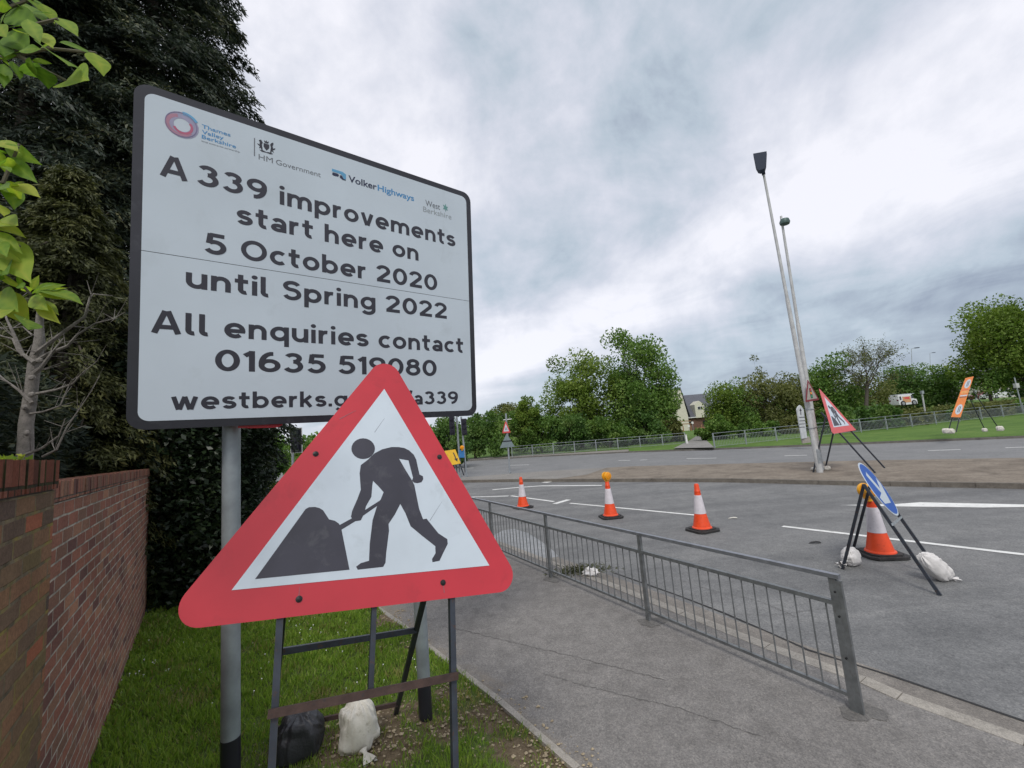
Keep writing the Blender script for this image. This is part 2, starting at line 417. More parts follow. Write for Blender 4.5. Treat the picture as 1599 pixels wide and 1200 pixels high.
def nrm(v):
    v = np.array(v, float); return v / np.linalg.norm(v)

# ------------------------------------------------------------------ ground, roads and verges
E0 = G(880, 1188); EN = nrm((-.814, -.581, 0)); ED = np.array((-.581, .814, 0))
def bank(x, y):
    """Height of the grass bank: flush with the path edge, rising towards the wall."""
    d = (x - E0[0]) * EN[0] + (y - E0[1]) * EN[1]
    return .11 * np.clip(d, 0, 6)
ZR = -.10
structure('ground', MB().sheet([(-900, -300, -.35), (900, -300, -.35), (900, 1500, -.35), (-900, 1500, -.35)]), mField)
kerb = [G(1700, 1203), G(1599, 1165), G(1400, 1093), G(1343, 1067), G(1193, 1013), G(1060, 960), G(960, 920)]
kd = nrm(kerb[-1] - kerb[-4]); kerb += [kerb[-1] + kd * t for t in (3, 7, 12, 18)]
kerb = [kerb[0] + nrm(kerb[0] - kerb[1]) * 6] + kerb
kerb = [np.array((p[0], p[1], 0)) for p in kerb]
edge = [E0 + np.array((1.6, -2.3, 0)), G(907, 1200), G(785, 1095), G(673, 1010), G(634, 978), G(593, 950)]
edge += [edge[-1] + np.array((-.62, .9, 0)) * t for t in (1.5, 4, 8, 14)]
edge = [np.array((p[0], p[1], 0)) for p in edge]
# carriageway: one wide sheet under everything paved
structure('road', MB().sheet([(-60, -8, ZR), (60, -8, ZR), (60, 60, ZR), (-60, 60, ZR)]), mRoad)
structure('footway', MB().prism(edge + kerb[::-1], (0, 0, -.12)), mFoot)
def offs(line, d):
    o_ = []
    for i in range(len(line)):
        t = line[min(i + 1, len(line) - 1)] - line[max(i - 1, 0)]; t = nrm((t[0], t[1], 0)); o_.append(line[i] + np.array((t[1], -t[0], 0)) * d)
    return o_
def kerbmesh(line, wid, ztop, depth, joint=.92):
    mb = MB(); inner = line; outer = offs(line, wid)
    for i in range(len(line) - 1):
        a, b, c, d = inner[i], inner[i + 1], outer[i + 1], outer[i]
        L = np.linalg.norm(b - a); n = max(1, int(round(L / joint)))
        for k in range(n):
            g = .004 / L
            t0, t1 = k / n + g, (k + 1) / n - g
            P = [a + (b - a) * t0, a + (b - a) * t1, d + (c - d) * t1, d + (c - d) * t0]
            dz = random.uniform(-.003, .003)
            lo = [np.array((p[0], p[1], ztop - depth)) for p in P]; hi = [np.array((p[0], p[1], ztop + dz)) for p in P]
            mb.hexa(lo + hi)
    return mb
structure('kerb', kerbmesh(kerb, .13, .006, .14), mConc)
structure('path_edging', kerbmesh([p + np.array((0, 0, 0)) for p in edge[:6]], -.055, .018, .12, .9), mConc)
# gutter and repair strip beside the kerb
gut = offs(kerb, .33)
structure('gutter', MB().ribbon([np.array((p[0], p[1], ZR + .004)) for p in gut], .40), asphalt('gutter_grit', (.17, .155, .14), (.27, .25, .225), .5, .5, 130))
crk = [G(x, y, ZR + .008) for x, y in ((960, 895), (1020, 916), (1062, 931), (1130, 957), (1195, 985), (1262, 1015), (1330, 1036), (1400, 1058), (1500, 1092), (1640, 1140))]
structure('tar_seam', MB().ribbon(crk, [.02, .028, .018, .03, .022, .034, .02, .03, .024, .03]), mTar)
def wander(px, z, w, n=40, amp=.018, seed=0):
    rg = random.Random(seed); P = [G(x, y, z) for x, y in px]; out_ = []
    L = [0]
    for a, b in zip(P, P[1:]): L.append(L[-1] + np.linalg.norm(b - a))
    for k in range(n):
        t = L[-1] * k / (n - 1); i = max(0, min(len(P) - 2, np.searchsorted(L, t) - 1)); f_ = (t - L[i]) / (L[i + 1] - L[i])
        out_.append(P[i] + (P[i + 1] - P[i]) * f_ + np.array((rg.uniform(-amp, amp), rg.uniform(-amp, amp), 0)))
    return MB().ribbon(out_, [w * rg.uniform(.3, 1.2) for _ in range(n)])
for i, (px, w) in enumerate(((((690, 978), (725, 985), (863, 1018), (967, 1043), (1040, 1062)), .009), (((848, 1052), (945, 1079), (1060, 1106), (1190, 1150)), .008),
                            (((1060, 905), (1110, 922), (1190, 940), (1240, 962)), .009), (((1150, 958), (1200, 962), (1290, 950)), .007))):
    structure('crack', wander(px, (.004 if i < 2 else ZR + .004), w * .75, 70, .012, i), mat('crack_dirt', (.10, .096, .09), .9))
def blotch(c, r, z, seed, n=26, sx=1.0):
    rg = random.Random(seed); ph = [rg.uniform(0, 6.28) for _ in range(4)]
    P = []
    for k in range(n):
        t = 2 * math.pi * k / n; rr = r * (1 + .22 * math.sin(2 * t + ph[0]) + .16 * math.sin(3 * t + ph[1]) + .10 * math.sin(7 * t + ph[2]))
        P.append((c[0] + rr * sx * math.cos(t), c[1] + rr * math.sin(t), z))
    return MB().sheet(P)
for i, (px, r) in enumerate((((1346, 1112), .13), ((1018, 972), .13), ((862, 905), .13))):
    structure('post_patch', blotch(G(*px), r, .004, i + 3), mPatch)
structure('concrete_patch', MB().sheet([G(x, y, ZR + .005) for x, y in ((768, 838), (784, 829), (803, 826), (825, 833), (846, 846), (866, 862), (872, 869), (858, 872), (836, 871), (812, 868), (790, 862))]), asphalt('pale_patch', (.24, .25, .26), (.36, .37, .38), .4, .5, 90))
# road markings
pm = MB()
for line, w in ((((1222, 822), (1599, 866), (1700, 878)), .12), (((890, 786), (980, 794.5), (1095, 805.5)), .11), (((798, 774.5), (865, 783.5)), .12), (((866, 787), (888, 780.5)), .2),
                (((735, 776.5), (794, 774.8)), .15), (((769, 765), (811, 761.3), (845, 759), (940, 758.3)), .2), (((850, 754), (868, 750.3)), .4), (((770, 752.5), (812, 752)), .25)):
    pm.ribbon([G(x, y, ZR + .006) for x, y in line], w)
pm.sheet([G(x, y, ZR + .006) for x, y in ((1311, 789), (1395, 787.6), (1437, 784.6), (1599, 788), (1700, 790), (1700, 793.6), (1599, 792), (1537, 792.8), (1395, 791))])
for a, b in (((966, 719.4), (984, 719.2)), ((1000, 718.7), (1011, 718.4)), ((1072, 716.4), (1119, 715.6)), ((1225, 712), (1260, 711)), ((1449, 704), (1500, 702.2)), ((796, 727), (826, 726)), ((700, 733), (740, 731)), ((1570, 699.5), (1640, 697))):
    pm.ribbon([G(*a, ZR + .010), G(*b, ZR + .010)], .16)
structure('road_markings', pm, mPaint)
# central reservation
mf = [(-6.0, 25.6), (-3.6, 23.9), (-.4, 22.0), (1.77, 20.4), (4.2, 18.6), (6.24, 17.1), (7.9, 15.7), (10.3, 13.1), (12.7, 10.75), (20, 3.8), (30, -6)]
mb_ = [(-6.0, 25.6), (-3.3, 25.4), (1.77, 25.0), (6.3, 23.6), (10.5, 20.7), (14.5, 17.8), (17.8, 14.9), (27, 6), (36, -3)]
mf = [np.array((x, y, .02)) for x, y in mf]; mb_ = [np.array((x, y, .02)) for x, y in mb_]
structure('traffic_island', MB().prism(mf + mb_[:0:-1], (0, 0, -.12)), mMedian)
structure('island_kerb', kerbmesh(mf[::-1], -.14, .034, .15, .92), asphalt('island_kerb_stone', (.12, .105, .09), (.22, .20, .17), .4, .5, 120))
structure('island_paving', MB().sheet([(p[0], p[1], .026) for p in (mf[0], mf[1], mf[2], mf[3], (3.4, 21.2), (5.0, 23.9), mb_[2], mb_[1])]), asphalt('island_asphalt', (.20, .19, .175), (.28, .265, .245), .4, .4, 60))
# far carriageway in its paler asphalt, far kerb and verge
fk = [(-14, 50), (-6, 46.5), (2, 42.8), (10, 37.6), (17, 30.8), (27.2, 22.4), (40, 12), (52, 2)]
fk = [np.array((x, y, .0)) for x, y in fk]
structure('far_road', MB().sheet([(p[0], p[1], ZR + .004) for p in mb_] + [(p[0], p[1], ZR + .004) for p in fk[::-1]]), mFarRoad)
structure('far_kerb', kerbmesh(fk[::-1], -.16, .02, .14, 2.0), asphalt('far_kerb_stone', (.11, .10, .09), (.2, .19, .17), .4, .5, 60))
vz = .02
structure('far_footway', MB().prism([p + np.array((0, 0, vz - .01)) for p in fk[:5]] + [np.array(p) for p in ((18.5, 33.5, .01), (15, 38.4, .01), (9.5, 41.6, .01), (2, 45.4, .01), (-6, 49.5, .01), (-13, 53, .01))], (0, 0, -.1)),
          asphalt('far_footway_asphalt', (.20, .185, .165), (.29, .27, .245), .4, .4, 50))
def verge():
    """Grass from the far kerb to the guardrail and, only towards the car park, up its low bank."""
    mb = MB(); rows = []
    for k in range(41):
        t = 3 + (len(fk) - 4) * k / 40; i = min(int(t), len(fk) - 2); p = fk[i] + (fk[i + 1] - fk[i]) * (t - i)
        s_ = min(1, max(0, (p[0] / max(p[1], .1) - .74) / .22)); o = nrm((p[0], p[1], 0))
        rows.append([p + o * d + np.array((0, 0, z)) for d, z in ((.15, .02), (3, .07), (16, .10), (28, .10 + .08 * s_), (40, .10 + .15 * s_), (56, .10 + 1.4 * s_), (140, .10 + 1.4 * s_))])
    vs = [q_ for r_ in rows for q_ in r_]; k = len(rows[0])
    return mb.add(vs, [(i * k + j, (i + 1) * k + j, (i + 1) * k + j + 1, i * k + j + 1) for i in range(len(rows) - 1) for j in range(k - 1)])
structure('far_verge', verge(), mLawn, smooth=True)
pth = [G(x, y, .03) for x, y in ((1052, 702), (1116, 701), (1104, 690), (1108, 682), (1122, 674), (1106, 671.5), (1094, 678), (1076, 690))]
structure('far_path', MB().sheet([(p[0], p[1], .125) for p in pth]), asphalt('path_grey', (.21, .20, .19), (.30, .29, .275), .3, .4, 20))
structure('far_grass', MB().sheet([(-10, 51.5, .02), (9.5, 41.7, .02), (15, 38.5, .02), (60, 70, .03), (70, 130, .03), (-20, 130, .03)]), mLawn)

# grass bank between the path and the wall, with its worn patches of bare earth
dirt = [(G(760, 1120), .34), (G(820, 1175), .30), (G(700, 1085), .18), (G(600, 1190), .34), (G(690, 1150), .24), (G(480, 1195), .32), (G(590, 1150), .26), (G(610, 970), .30), (G(650, 1010), .20), (G(880, 1200), .25), (G(540, 1200), .28), (G(640, 1125), .20), (G(300, 990), .10)]
def dirtness(x, y):
    f = np.zeros_like(x)
    for c, r_ in dirt: f = np.maximum(f, np.exp(-(((x - c[0]) ** 2 + (y - c[1]) ** 2) / (r_ * r_)) ** 1.5))
    wob = .5 + .5 * np.sin(9 * x + 4 * np.sin(7 * y)) * np.sin(11 * y + 3 * np.sin(8 * x))
    return np.clip(f * (.55 + .5 * wob), 0, 1)
def bank_mesh():
    mb = MB(); n, m_ = 190, 90
    vs = []
    for i in range(n + 1):
        t = (i / n) ** 1.25; L = t * (len(edge) - 1); k = min(int(L), len(edge) - 2); p = edge[k] + (edge[k + 1] - edge[k]) * (L - k)
        for j in range(m_ + 1):
            d = -.0 + 6.0 * (j / m_) ** 1.5
            x, y = p[0] + EN[0] * (d + .055), p[1] + EN[1] * (d + .055)
            vs.append((x, y, bank(x, y) - .012 + (.018 * math.sin(5.1 * x + 3 * y) * math.sin(4.3 * y - x) + .006 * math.sin(23 * x + 9 * y) * math.sin(19 * y - 11 * x) if j else 0)))
    return mb.add(vs, [(i * (m_ + 1) + j, (i + 1) * (m_ + 1) + j, (i + 1) * (m_ + 1) + j + 1, i * (m_ + 1) + j + 1) for i in range(n) for j in range(m_)])
mBank = groundmat('bank_soil', [(.28, (.08, .12, .03)), (.5, (.09, .13, .035)), (.7, (.15, .13, .07))], 1.6, 30)
_nt = mBank.node_tree; _b = [n_ for n_ in _nt.nodes if n_.type == 'BSDF_PRINCIPLED'][0]; _src = _b.inputs['Base Color'].links[0].from_socket
_a = _N(_nt, 'ShaderNodeAttribute'); _a.attribute_name = 'worn'; _g = _N(_nt, 'ShaderNodeNewGeometry').outputs['Position']
_e = _ramp(_nt, _noise(_nt, _g, 26, 8, .8), [(.3, (.075, .052, .034)), (.5, (.15, .11, .072)), (.72, (.27, .21, .14))])
_f = _N(_nt, 'ShaderNodeMath', operation='MULTIPLY_ADD'); _nt.links.new(_noise(_nt, _g, 9, 7, .75), _f.inputs[0]); _f.inputs[1].default_value = .8; _nt.links.new(_a.outputs['Fac'], _f.inputs[2])
_nt.links.new(_mix(_nt, _ramp(_nt, _f.outputs[0], [(.78, (0, 0, 0)), (1.08, (.95, .95, .95))]), _src, _e), _b.inputs['Base Color'])
gb_ = structure('grass_bank', bank_mesh(), mBank, smooth=True)
_co = np.empty(len(gb_.data.vertices) * 3, np.float32); gb_.data.vertices.foreach_get('co', _co); _co = _co.reshape(-1, 3)
gb_.data.attributes.new('worn', 'FLOAT', 'POINT').data.foreach_set('value', dirtness(_co[:, 0].astype(float), _co[:, 1].astype(float)).astype(np.float32))

# ------------------------------------------------------------------ foliage
def leafcards(name, C_, D_, L_, Wd, tone, m, parent=None, fold=.25):
    """One folded four-cornered leaf per row: C_ base points, D_ pointing directions, L_ lengths, Wd widths."""
    n = len(C_)
    D_ = D_ / (np.linalg.norm(D_, axis=1, keepdims=True) + 1e-9)
    rnd = rng.normal(size=(n, 3)); S = np.cross(D_, rnd); S /= np.linalg.norm(S, axis=1, keepdims=True) + 1e-9
    N_ = np.cross(S, D_)
    L_ = np.broadcast_to(L_, (n,))[:, None]; Wd = np.broadcast_to(Wd, (n,))[:, None]
    V = np.empty((n, 4, 3))
    V[:, 0] = C_; V[:, 2] = C_ + D_ * L_ - N_ * L_ * .12
    mid = C_ + D_ * L_ * .45
    V[:, 1] = mid + S * Wd * .5 + N_ * Wd * fold; V[:, 3] = mid - S * Wd * .5 + N_ * Wd * fold
    loc = ROOT.get(parent.name, np.zeros(3)) if parent else np.zeros(3)
    V = (V.reshape(-1, 3) - loc).astype(np.float32)
    me = bpy.data.meshes.new(name)
    me.vertices.add(4 * n); me.vertices.foreach_set('co', V.ravel())
    me.loops.add(4 * n); me.loops.foreach_set('vertex_index', np.arange(4 * n, dtype=np.int32))
    me.polygons.add(n); me.polygons.foreach_set('loop_start', np.arange(0, 4 * n, 4, dtype=np.int32))
    me.polygons.foreach_set('loop_total', np.full(n, 4, dtype=np.int32))
    me.update(calc_edges=True)
    at_ = me.attributes.new('tone', 'FLOAT', 'POINT'); at_.data.foreach_set('value', np.repeat(np.clip(tone, 0, 1), 4).astype(np.float32))
    me.materials.append(m)
    o = bpy.data.objects.new(name, me); COL.objects.link(o)
    if parent: o.parent = parent; ROOT[o.name] = loc
    return o
def unit(n):
    v = rng.normal(size=(n, 3)); return v / np.linalg.norm(v, axis=1, keepdims=True)
def clumps(c, rad, n, inner=.45, low=-1.0):
    """Clump centres through an uneven ellipsoid, denser to the outside; none lower than low (in radii)."""
    out_ = []
    ph = rng.uniform(0, 6.28, 6)
    while len(out_) < n:
        u = unit(1)[0]
        if u[2] < low: continue
        az = math.atan2(u[1], u[0])
        k = 1 + .16 * math.sin(2 * az + ph[0]) + .13 * math.sin(3 * az + 4 * u[2] + ph[1]) + .10 * math.sin(5 * az + ph[2] + 6 * u[2])
        out_.append(np.array(c) + u * np.array(rad) * k * (inner + (1 - inner) * rng.uniform(0, 1) ** .55))
    return np.array(out_)
LEAF = {
 'fresh': leafmat('leaf_fresh', [(0, (0.0900, 0.1500, 0.0216)), (.5, (0.1560, 0.2400, 0.0360)), (1, (0.2640, 0.3360, 0.0720))], .35),
 'mid': leafmat('leaf_mid', [(0, (0.0660, 0.1320, 0.0264)), (.5, (0.1200, 0.2220, 0.0420)), (1, (0.2040, 0.3000, 0.0720))], .32),
 'deep': leafmat('leaf_deep', [(0, (0.0504, 0.1080, 0.0264)), (.5, (0.0984, 0.1920, 0.0432)), (1, (0.1680, 0.2520, 0.0660))], .3),
 'olive': leafmat('leaf_olive', [(0, (0.0840, 0.1020, 0.0288)), (.5, (0.1500, 0.1680, 0.0504)), (1, (0.2400, 0.2460, 0.0900))], .3),
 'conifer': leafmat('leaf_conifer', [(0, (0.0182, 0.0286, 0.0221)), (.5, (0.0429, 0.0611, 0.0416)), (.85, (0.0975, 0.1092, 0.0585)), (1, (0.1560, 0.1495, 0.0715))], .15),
 'conifer_olive': leafmat('leaf_conifer_olive', [(0, (0.0312, 0.0377, 0.0156)), (.5, (0.0806, 0.0910, 0.0325)), (1, (0.1560, 0.1560, 0.0546))], .2),
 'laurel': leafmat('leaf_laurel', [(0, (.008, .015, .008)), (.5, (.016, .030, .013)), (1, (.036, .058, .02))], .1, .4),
 'privet': leafmat('leaf_privet', [(0, (.045, .07, .014)), (.5, (.09, .13, .028)), (1, (.16, .20, .05))], .3),
 'bright': leafmat('leaf_bright', [(0, (.045, .11, .016)), (.45, (.16, .28, .032)), (.8, (.31, .41, .05)), (1, (.44, .47, .07))], .5, .6),
}
def crown(parent, name, c, rad, nclump, per, crad, leaf, m, inner=.45, low=-1.0, aspect=.62, droop=.15):
    cc = clumps(c, rad, nclump, inner, low)
    C_, T_, D_ = [], [], []
    for k in cc:
        n = int(per * rng.uniform(.55, 1.45))
        cr_ = crad * rng.uniform(.7, 1.35)
        g = rng.normal(size=(n, 3)); g *= np.minimum(1, 1.45 / np.linalg.norm(g, axis=1, keepdims=True)); g *= cr_ * np.array((.62, .62, .5))
        C_.append(k + g); T_.append(np.clip(rng.normal(.5, .16, n) + rng.normal(0, .2), 0, 1))
        D_.append(unit(n) + nrm(k - np.array(c)) * .5 + np.array((0, 0, -droop)))
    C_, T_, D_ = np.concatenate(C_), np.concatenate(T_), np.concatenate(D_)
    L_ = leaf * rng.uniform(.6, 1.4, len(C_))
    return leafcards(name, C_, D_, L_, L_ * aspect, T_, m, parent), cc
def limbs(parent, base, cc, r0, m, frac=.5, name='trunk', top=.55):
    mb = MB(); base = np.array(base, float); cen = cc.mean(0); ht = cen[2] - base[2]
    tip = np.array((cen[0], cen[1], base[2] + ht * 1.25))
    spine = [base + (tip - base) * t + np.array((rng.normal(0, .03) * ht * t, rng.normal(0, .03) * ht * t, 0)) for t in np.linspace(0, 1, 7)]
    mb.tube(spine, [r0 * (1 - .75 * t) for t in np.linspace(0, 1, 7)], 9)
    pick = cc[rng.permutation(len(cc))[: int(len(cc) * frac)]]
    for k in pick:
        t = rng.uniform(.35, .95); s0 = base + (tip - base) * t
        if k[2] < s0[2] + .05 * ht: s0 = base + (tip - base) * max(.2, t - .35)
        mid = (s0 + k) / 2 + np.array((0, 0, -.06 * np.linalg.norm(k - s0))) + rng.normal(0, .04, 3) * np.linalg.norm(k - s0)
        mb.tube([s0, mid, k], [r0 * .30 * (1.1 - t * .6), r0 * .17, r0 * .05], 5, False)
    return mb.build(name, m, parent, smooth=True, fix=False)
def tree(px, ytop, ybot, wpx, Y, kind, label, ncl=46, per=120, name='tree', crad=None, leaf=None, base=None, inner=.4, low=-1.0, cat='tree', group=None, bark=mBarkD, frac=.5, depth=None):
    """A tree whose crown spans the given rows of the photograph at depth Y (metres ahead)."""
    a, b = at(px, ytop, Y), at(px, ybot, Y); l, r_ = at(px - wpx / 2, (ytop + ybot) / 2, Y), at(px + wpx / 2, (ytop + ybot) / 2, Y)
    w = np.linalg.norm(r_ - l) / 2; hgt = (a[2] - b[2]) / 2; c = (a + b) / 2
    gz = .03 if base is None else base
    t = thing(name, label, cat, (c[0], c[1], gz), group)
    cr_ = crad or min(w, hgt) * .30
    lf = leaf or max(.16, .0065 * Y)
    o, cc = crown(t, 'crown', c, (w - cr_ * .55, (depth or w) - cr_ * .4, hgt - cr_ * .45), ncl, per, cr_, lf, LEAF[kind], inner, low)
    limbs(t, (c[0], c[1], gz - .1), cc, max(.05, w * .06), bark, frac)
    return t
def shrub(px, ytop, ybot, wpx, Y, kind, label, **k):
    k.setdefault('ncl', 24); k.setdefault('per', 95); k.setdefault('inner', .2)
    return tree(px, ytop, ybot, wpx, Y, kind, label, name=k.pop('name', 'shrub'), cat=k.pop('cat', 'shrub'), **k)
# ------------------------------------------------------------------ lettering
def arc(cx, cy, rx, ry, a0, a1, n=None):
    n = n or max(4, int(abs(a1 - a0) / 12)); return [(cx + rx * math.cos(RAD(a0 + (a1 - a0) * i / n)), cy + ry * math.sin(RAD(a0 + (a1 - a0) * i / n))) for i in range(n + 1)]
_o = arc(.5, .5, .375, .385, 0, 360, 28)
_arch = lambda x: [(x, .45)] + arc(x + .325, .54, .325, .335, 165, 0) + [(x + .65, 0)]
GLY = {   # width, strokes (centre lines), x-height = 1, pen = .25
 'a': (.86, [[(.73, 0), (.73, .6)] + arc(.43, .585, .30, .29, 8, 150), arc(.405, .285, .28, .17, 0, 360, 22)]),
 'b': (1.0, [[(.125, 0), (.125, 1.4)], _o]),
 'c': (.86, [arc(.5, .5, .375, .385, 48, 312)]),
 'e': (1.0, [[(.12, .47), (.99, .47)], [(.875, .41)] + arc(.5, .5, .375, .385, 0, 312)]),
 'g': (1.0, [_o, [(.875, 1), (.875, 0)] + arc(.5, -.02, .375, .29, 0, -150)]),
 'h': (.92, [[(.125, 0), (.125, 1.4)], _arch(.125)]),
 'i': (.27, [[(.135, 0), (.135, 1)], 'dot']),
 'k': (.90, [[(.125, 0), (.125, 1.4)], [(.14, .40), (.76, 1.0)], [(.36, .60), (.76, 0)]]),
 'l': (.42, [[(.125, 1.4), (.125, .32)] + arc(.33, .32, .205, .2, 180, 285)]),
 'm': (1.48, [[(.125, 0), (.125, 1)], [(.125, .45)] + arc(.43, .55, .30, .325, 165, 0) + [(.73, 0)], [(.73, .45)] + arc(1.04, .55, .30, .325, 165, 0) + [(1.34, 0)]]),
 'n': (.92, [[(.125, 0), (.125, 1)], _arch(.125)]),
 'o': (1.0, [_o]),
 'p': (1.0, [[(.125, -.4), (.125, 1)], _o]),
 'q': (1.0, [[(.875, -.4), (.875, 1)], _o]),
 'r': (.58, [[(.125, 0), (.125, 1)], [(.125, .45)] + arc(.46, .52, .335, .355, 170, 78)]),
 's': (.80, [arc(.40, .70, .27, .18, 22, 262) + arc(.41, .315, .285, .195, 78, -160)]),
 't': (.66, [[(.28, 1.32), (.28, .33)] + arc(.49, .33, .21, .21, 180, 290), [(.0, .885), (.64, .885)]]),
 'u': (.92, [[(.125, 1), (.125, .46)] + arc(.46, .46, .335, .335, 180, 352) + [(.795, .62)], [(.795, 1), (.795, 0)]]),
 'v': (.90, [[(.12, 1), (.42, 0)], [(.78, 1), (.48, 0)]]),
 'w': (1.40, [[(.12, 1), (.38, 0)], [(.70, 1), (.43, 0)], [(.70, 1), (.97, 0)], [(1.28, 1), (1.02, 0)]]),
 'A': (1.24, [[(.13, 0), (.57, 1.4)], [(1.11, 0), (.67, 1.4)], [(.32, .40), (.92, .40)]]),
 'O': (1.34, [arc(.67, .70, .545, .58, 0, 360, 32)]),
 'S': (1.02, [arc(.51, 1.02, .36, .255, 20, 262) + arc(.51, .445, .385, .32, 82, -160)]),
 '0': (1.0, [arc(.5, .70, .375, .58, 0, 360, 32)]),
 '1': (.50, [[(.36, 0), (.36, 1.4)], [(.05, 1.06), (.34, 1.28)]]),
 '2': (.98, [arc(.47, .97, .345, .305, 170, -38) + [(.15, .16)], [(.04, .125), (.94, .125)]]),
 '3': (.96, [arc(.44, 1.03, .30, .245, 155, -88), arc(.44, .455, .36, .33, 88, -155)]),
 '5': (.96, [[(.86, 1.275), (.24, 1.275)], [(.27, 1.36), (.20, .70)], arc(.455, .48, .37, .355, 132, -152)]),
 '6': (.98, [arc(.49, .45, .365, .325, 0, 360, 26), arc(.60, .56, .475, .715, 188, 84)]),
 '8': (.98, [arc(.49, 1.03, .295, .245, 0, 360, 24), arc(.49, .455, .365, .33, 0, 360, 26)]),
 '9': (.98, [arc(.49, .95, .365, .325, 0, 360, 26), arc(.38, .84, .475, .715, 8, -96)]),
 '.': (.28, [[(.14, 0), (.14, .27)]]), '/': (.62, [[(.06, -.15), (.56, 1.5)]]),
}
def glyphs(text, pen=.25, gap=.17, space=.55):
    x = 0; tris = []
    for ch in text:
        if ch in ' ~': x += space if ch == ' ' else .26; continue
        w, strokes = GLY[ch]; kx = 1.10 if ch.isdigit() else 1.0; w *= kx
        for si, s_ in enumerate(strokes):
            if s_ == 'dot':
                c = arc(.135, 1.27, .155, .145, 0, 330, 11); tris.append(([(p[0] + x, p[1]) for p in c], [tuple(range(12))], 0)); continue
            closed = abs(s_[0][0] - s_[-1][0]) + abs(s_[0][1] - s_[-1][1]) < 1e-6
            P = s_[:-1] if closed else s_; n = len(P); L, R_ = [], []
            for i in range(n):
                a = np.array(P[(i - 1) % n] if closed or i else P[i]); b = np.array(P[i]); c = np.array(P[(i + 1) % n] if closed or i < n - 1 else P[i])
                d1 = b - a; d2 = c - b
                d1 = d1 / np.linalg.norm(d1) if np.linalg.norm(d1) > 1e-9 else d2 / np.linalg.norm(d2)
                d2 = d2 / np.linalg.norm(d2) if np.linalg.norm(d2) > 1e-9 else d1
                t = d1 + d2; t /= np.linalg.norm(t); nn = np.array((-t[1], t[0])); k = pen / 2 / max(.5, nn @ np.array((-d1[1], d1[0])))
                L.append(b + nn * k); R_.append(b - nn * k)
            vs = [(p[0] * kx + x, p[1]) for p in L + R_]; m_ = n if closed else n - 1
            tris.append((vs, [(i, (i + 1) % n, n + (i + 1) % n, n + i) for i in range(m_)], si))
        x += w + gap
    return tris, x - gap
class Face:
    """A flat sign face: origin, right, up and outward normal."""
    def __init__(s, o, a, n):
        s.o = np.array(o, float); s.n = nrm(n); a = np.array(a, float); s.a = nrm(a - s.n * (a @ s.n)); s.u = np.cross(s.n, s.a)
    def pt(s, u, v, d=0.0): return s.o + s.a * u + s.u * v + s.n * d
    def uv(s, px, py, d=0.0):
        p = onplane((px, py), s.o + s.n * d, s.n) - s.o; return np.array((p @ s.a, p @ s.u))
def letter(face, text, u0, u1, v, xh, d, name, m, parent, pen=.25, gap=.17):
    """One part per word, all words of the line sharing one fit between u0 and u1."""
    _, w = glyphs(text, pen, gap); sx = (u1 - u0) / w; x = 0
    for word in text.split(' '):
        tr, ww = glyphs(word, pen, gap); mb = MB()
        for vs, fs, si in tr:
            mb.add([face.pt(u0 + (x + p[0]) * sx, v + p[1] * xh, d + si * .0003) for p in vs], fs)
        mb.build(name, m, parent, fix=False); x += ww + gap + .55
def fontpts(text, offset=0.0, shear=0.0):
    c = bpy.data.curves.new('tmp', 'FONT'); c.body = text; c.offset = offset; c.shear = shear; c.resolution_u = 4
    ob = bpy.data.objects.new('tmp', c); COL.objects.link(ob)
    dg = bpy.context.evaluated_depsgraph_get(); me = bpy.data.meshes.new_from_object(ob.evaluated_get(dg))
    vs = [(v.co.x, v.co.y) for v in me.vertices]; fs = [tuple(p.vertices) for p in me.polygons]
    bpy.data.objects.remove(ob); bpy.data.meshes.remove(me); bpy.data.curves.remove(c)
    x0, x1 = min(p[0] for p in vs), max(p[0] for p in vs)
    return [((p[0] - x0) / (x1 - x0), p[1] / (x1 - x0)) for p in vs], fs
def fontline(face, text, u0, u1, v, cap, d, name, m, parent, offset=0.0, v1=None):
    """Small lettering in the built-in font, fitted between u0 and u1 on the baseline v, capitals «cap» tall."""
    vs, fs = fontpts(text, offset); W_ = u1 - u0
    full, _ = fontpts('H', 0)
    c0 = bpy.data.curves.new('tmp', 'FONT'); bpy.data.curves.remove(c0)
    k = cap / max(p[1] for p in vs)
    return MB().add([face.pt(u0 + p[0] * W_, v + p[1] * k, d) for p in vs], fs).build(name, m, parent, fix=False)
def rrect(u0, v0, u1, v1, r, n=6):
    P = []
    for cx, cy, a0 in ((u1 - r, v1 - r, 0), (u0 + r, v1 - r, 90), (u0 + r, v0 + r, 180), (u1 - r, v0 + r, 270)):
        P += [(cx + r * math.cos(RAD(a0 + 90 * i / n)), cy + r * math.sin(RAD(a0 + 90 * i / n))) for i in range(n + 1)]
    return P
def roundpoly(P, r, n=8):
    out_ = []; m = len(P); P = [np.array(p, float) for p in P]
    for i in range(m):
        a, b, c = P[i - 1], P[i], P[(i + 1) % m]; d1, d2 = (a - b) / np.linalg.norm(a - b), (c - b) / np.linalg.norm(c - b)
        h = math.acos(max(-1, min(1, d1 @ d2))) / 2; t = r / math.tan(h); cen = b + (d1 + d2) / np.linalg.norm(d1 + d2) * r / math.sin(h)
        s0, s1 = b + d1 * t - cen, b + d2 * t - cen; A0 = math.atan2(s0[1], s0[0]); A1 = math.atan2(s1[1], s1[0]); dA = (A1 - A0 + math.pi) % (2 * math.pi) - math.pi
        out_ += [cen + r * np.array((math.cos(A0 + dA * k / n), math.sin(A0 + dA * k / n))) for k in range(n + 1)]
    return out_
def plate(face, P, d0, d1):
    return MB().prism([face.pt(p[0], p[1], d0) for p in P], face.n * (d1 - d0))

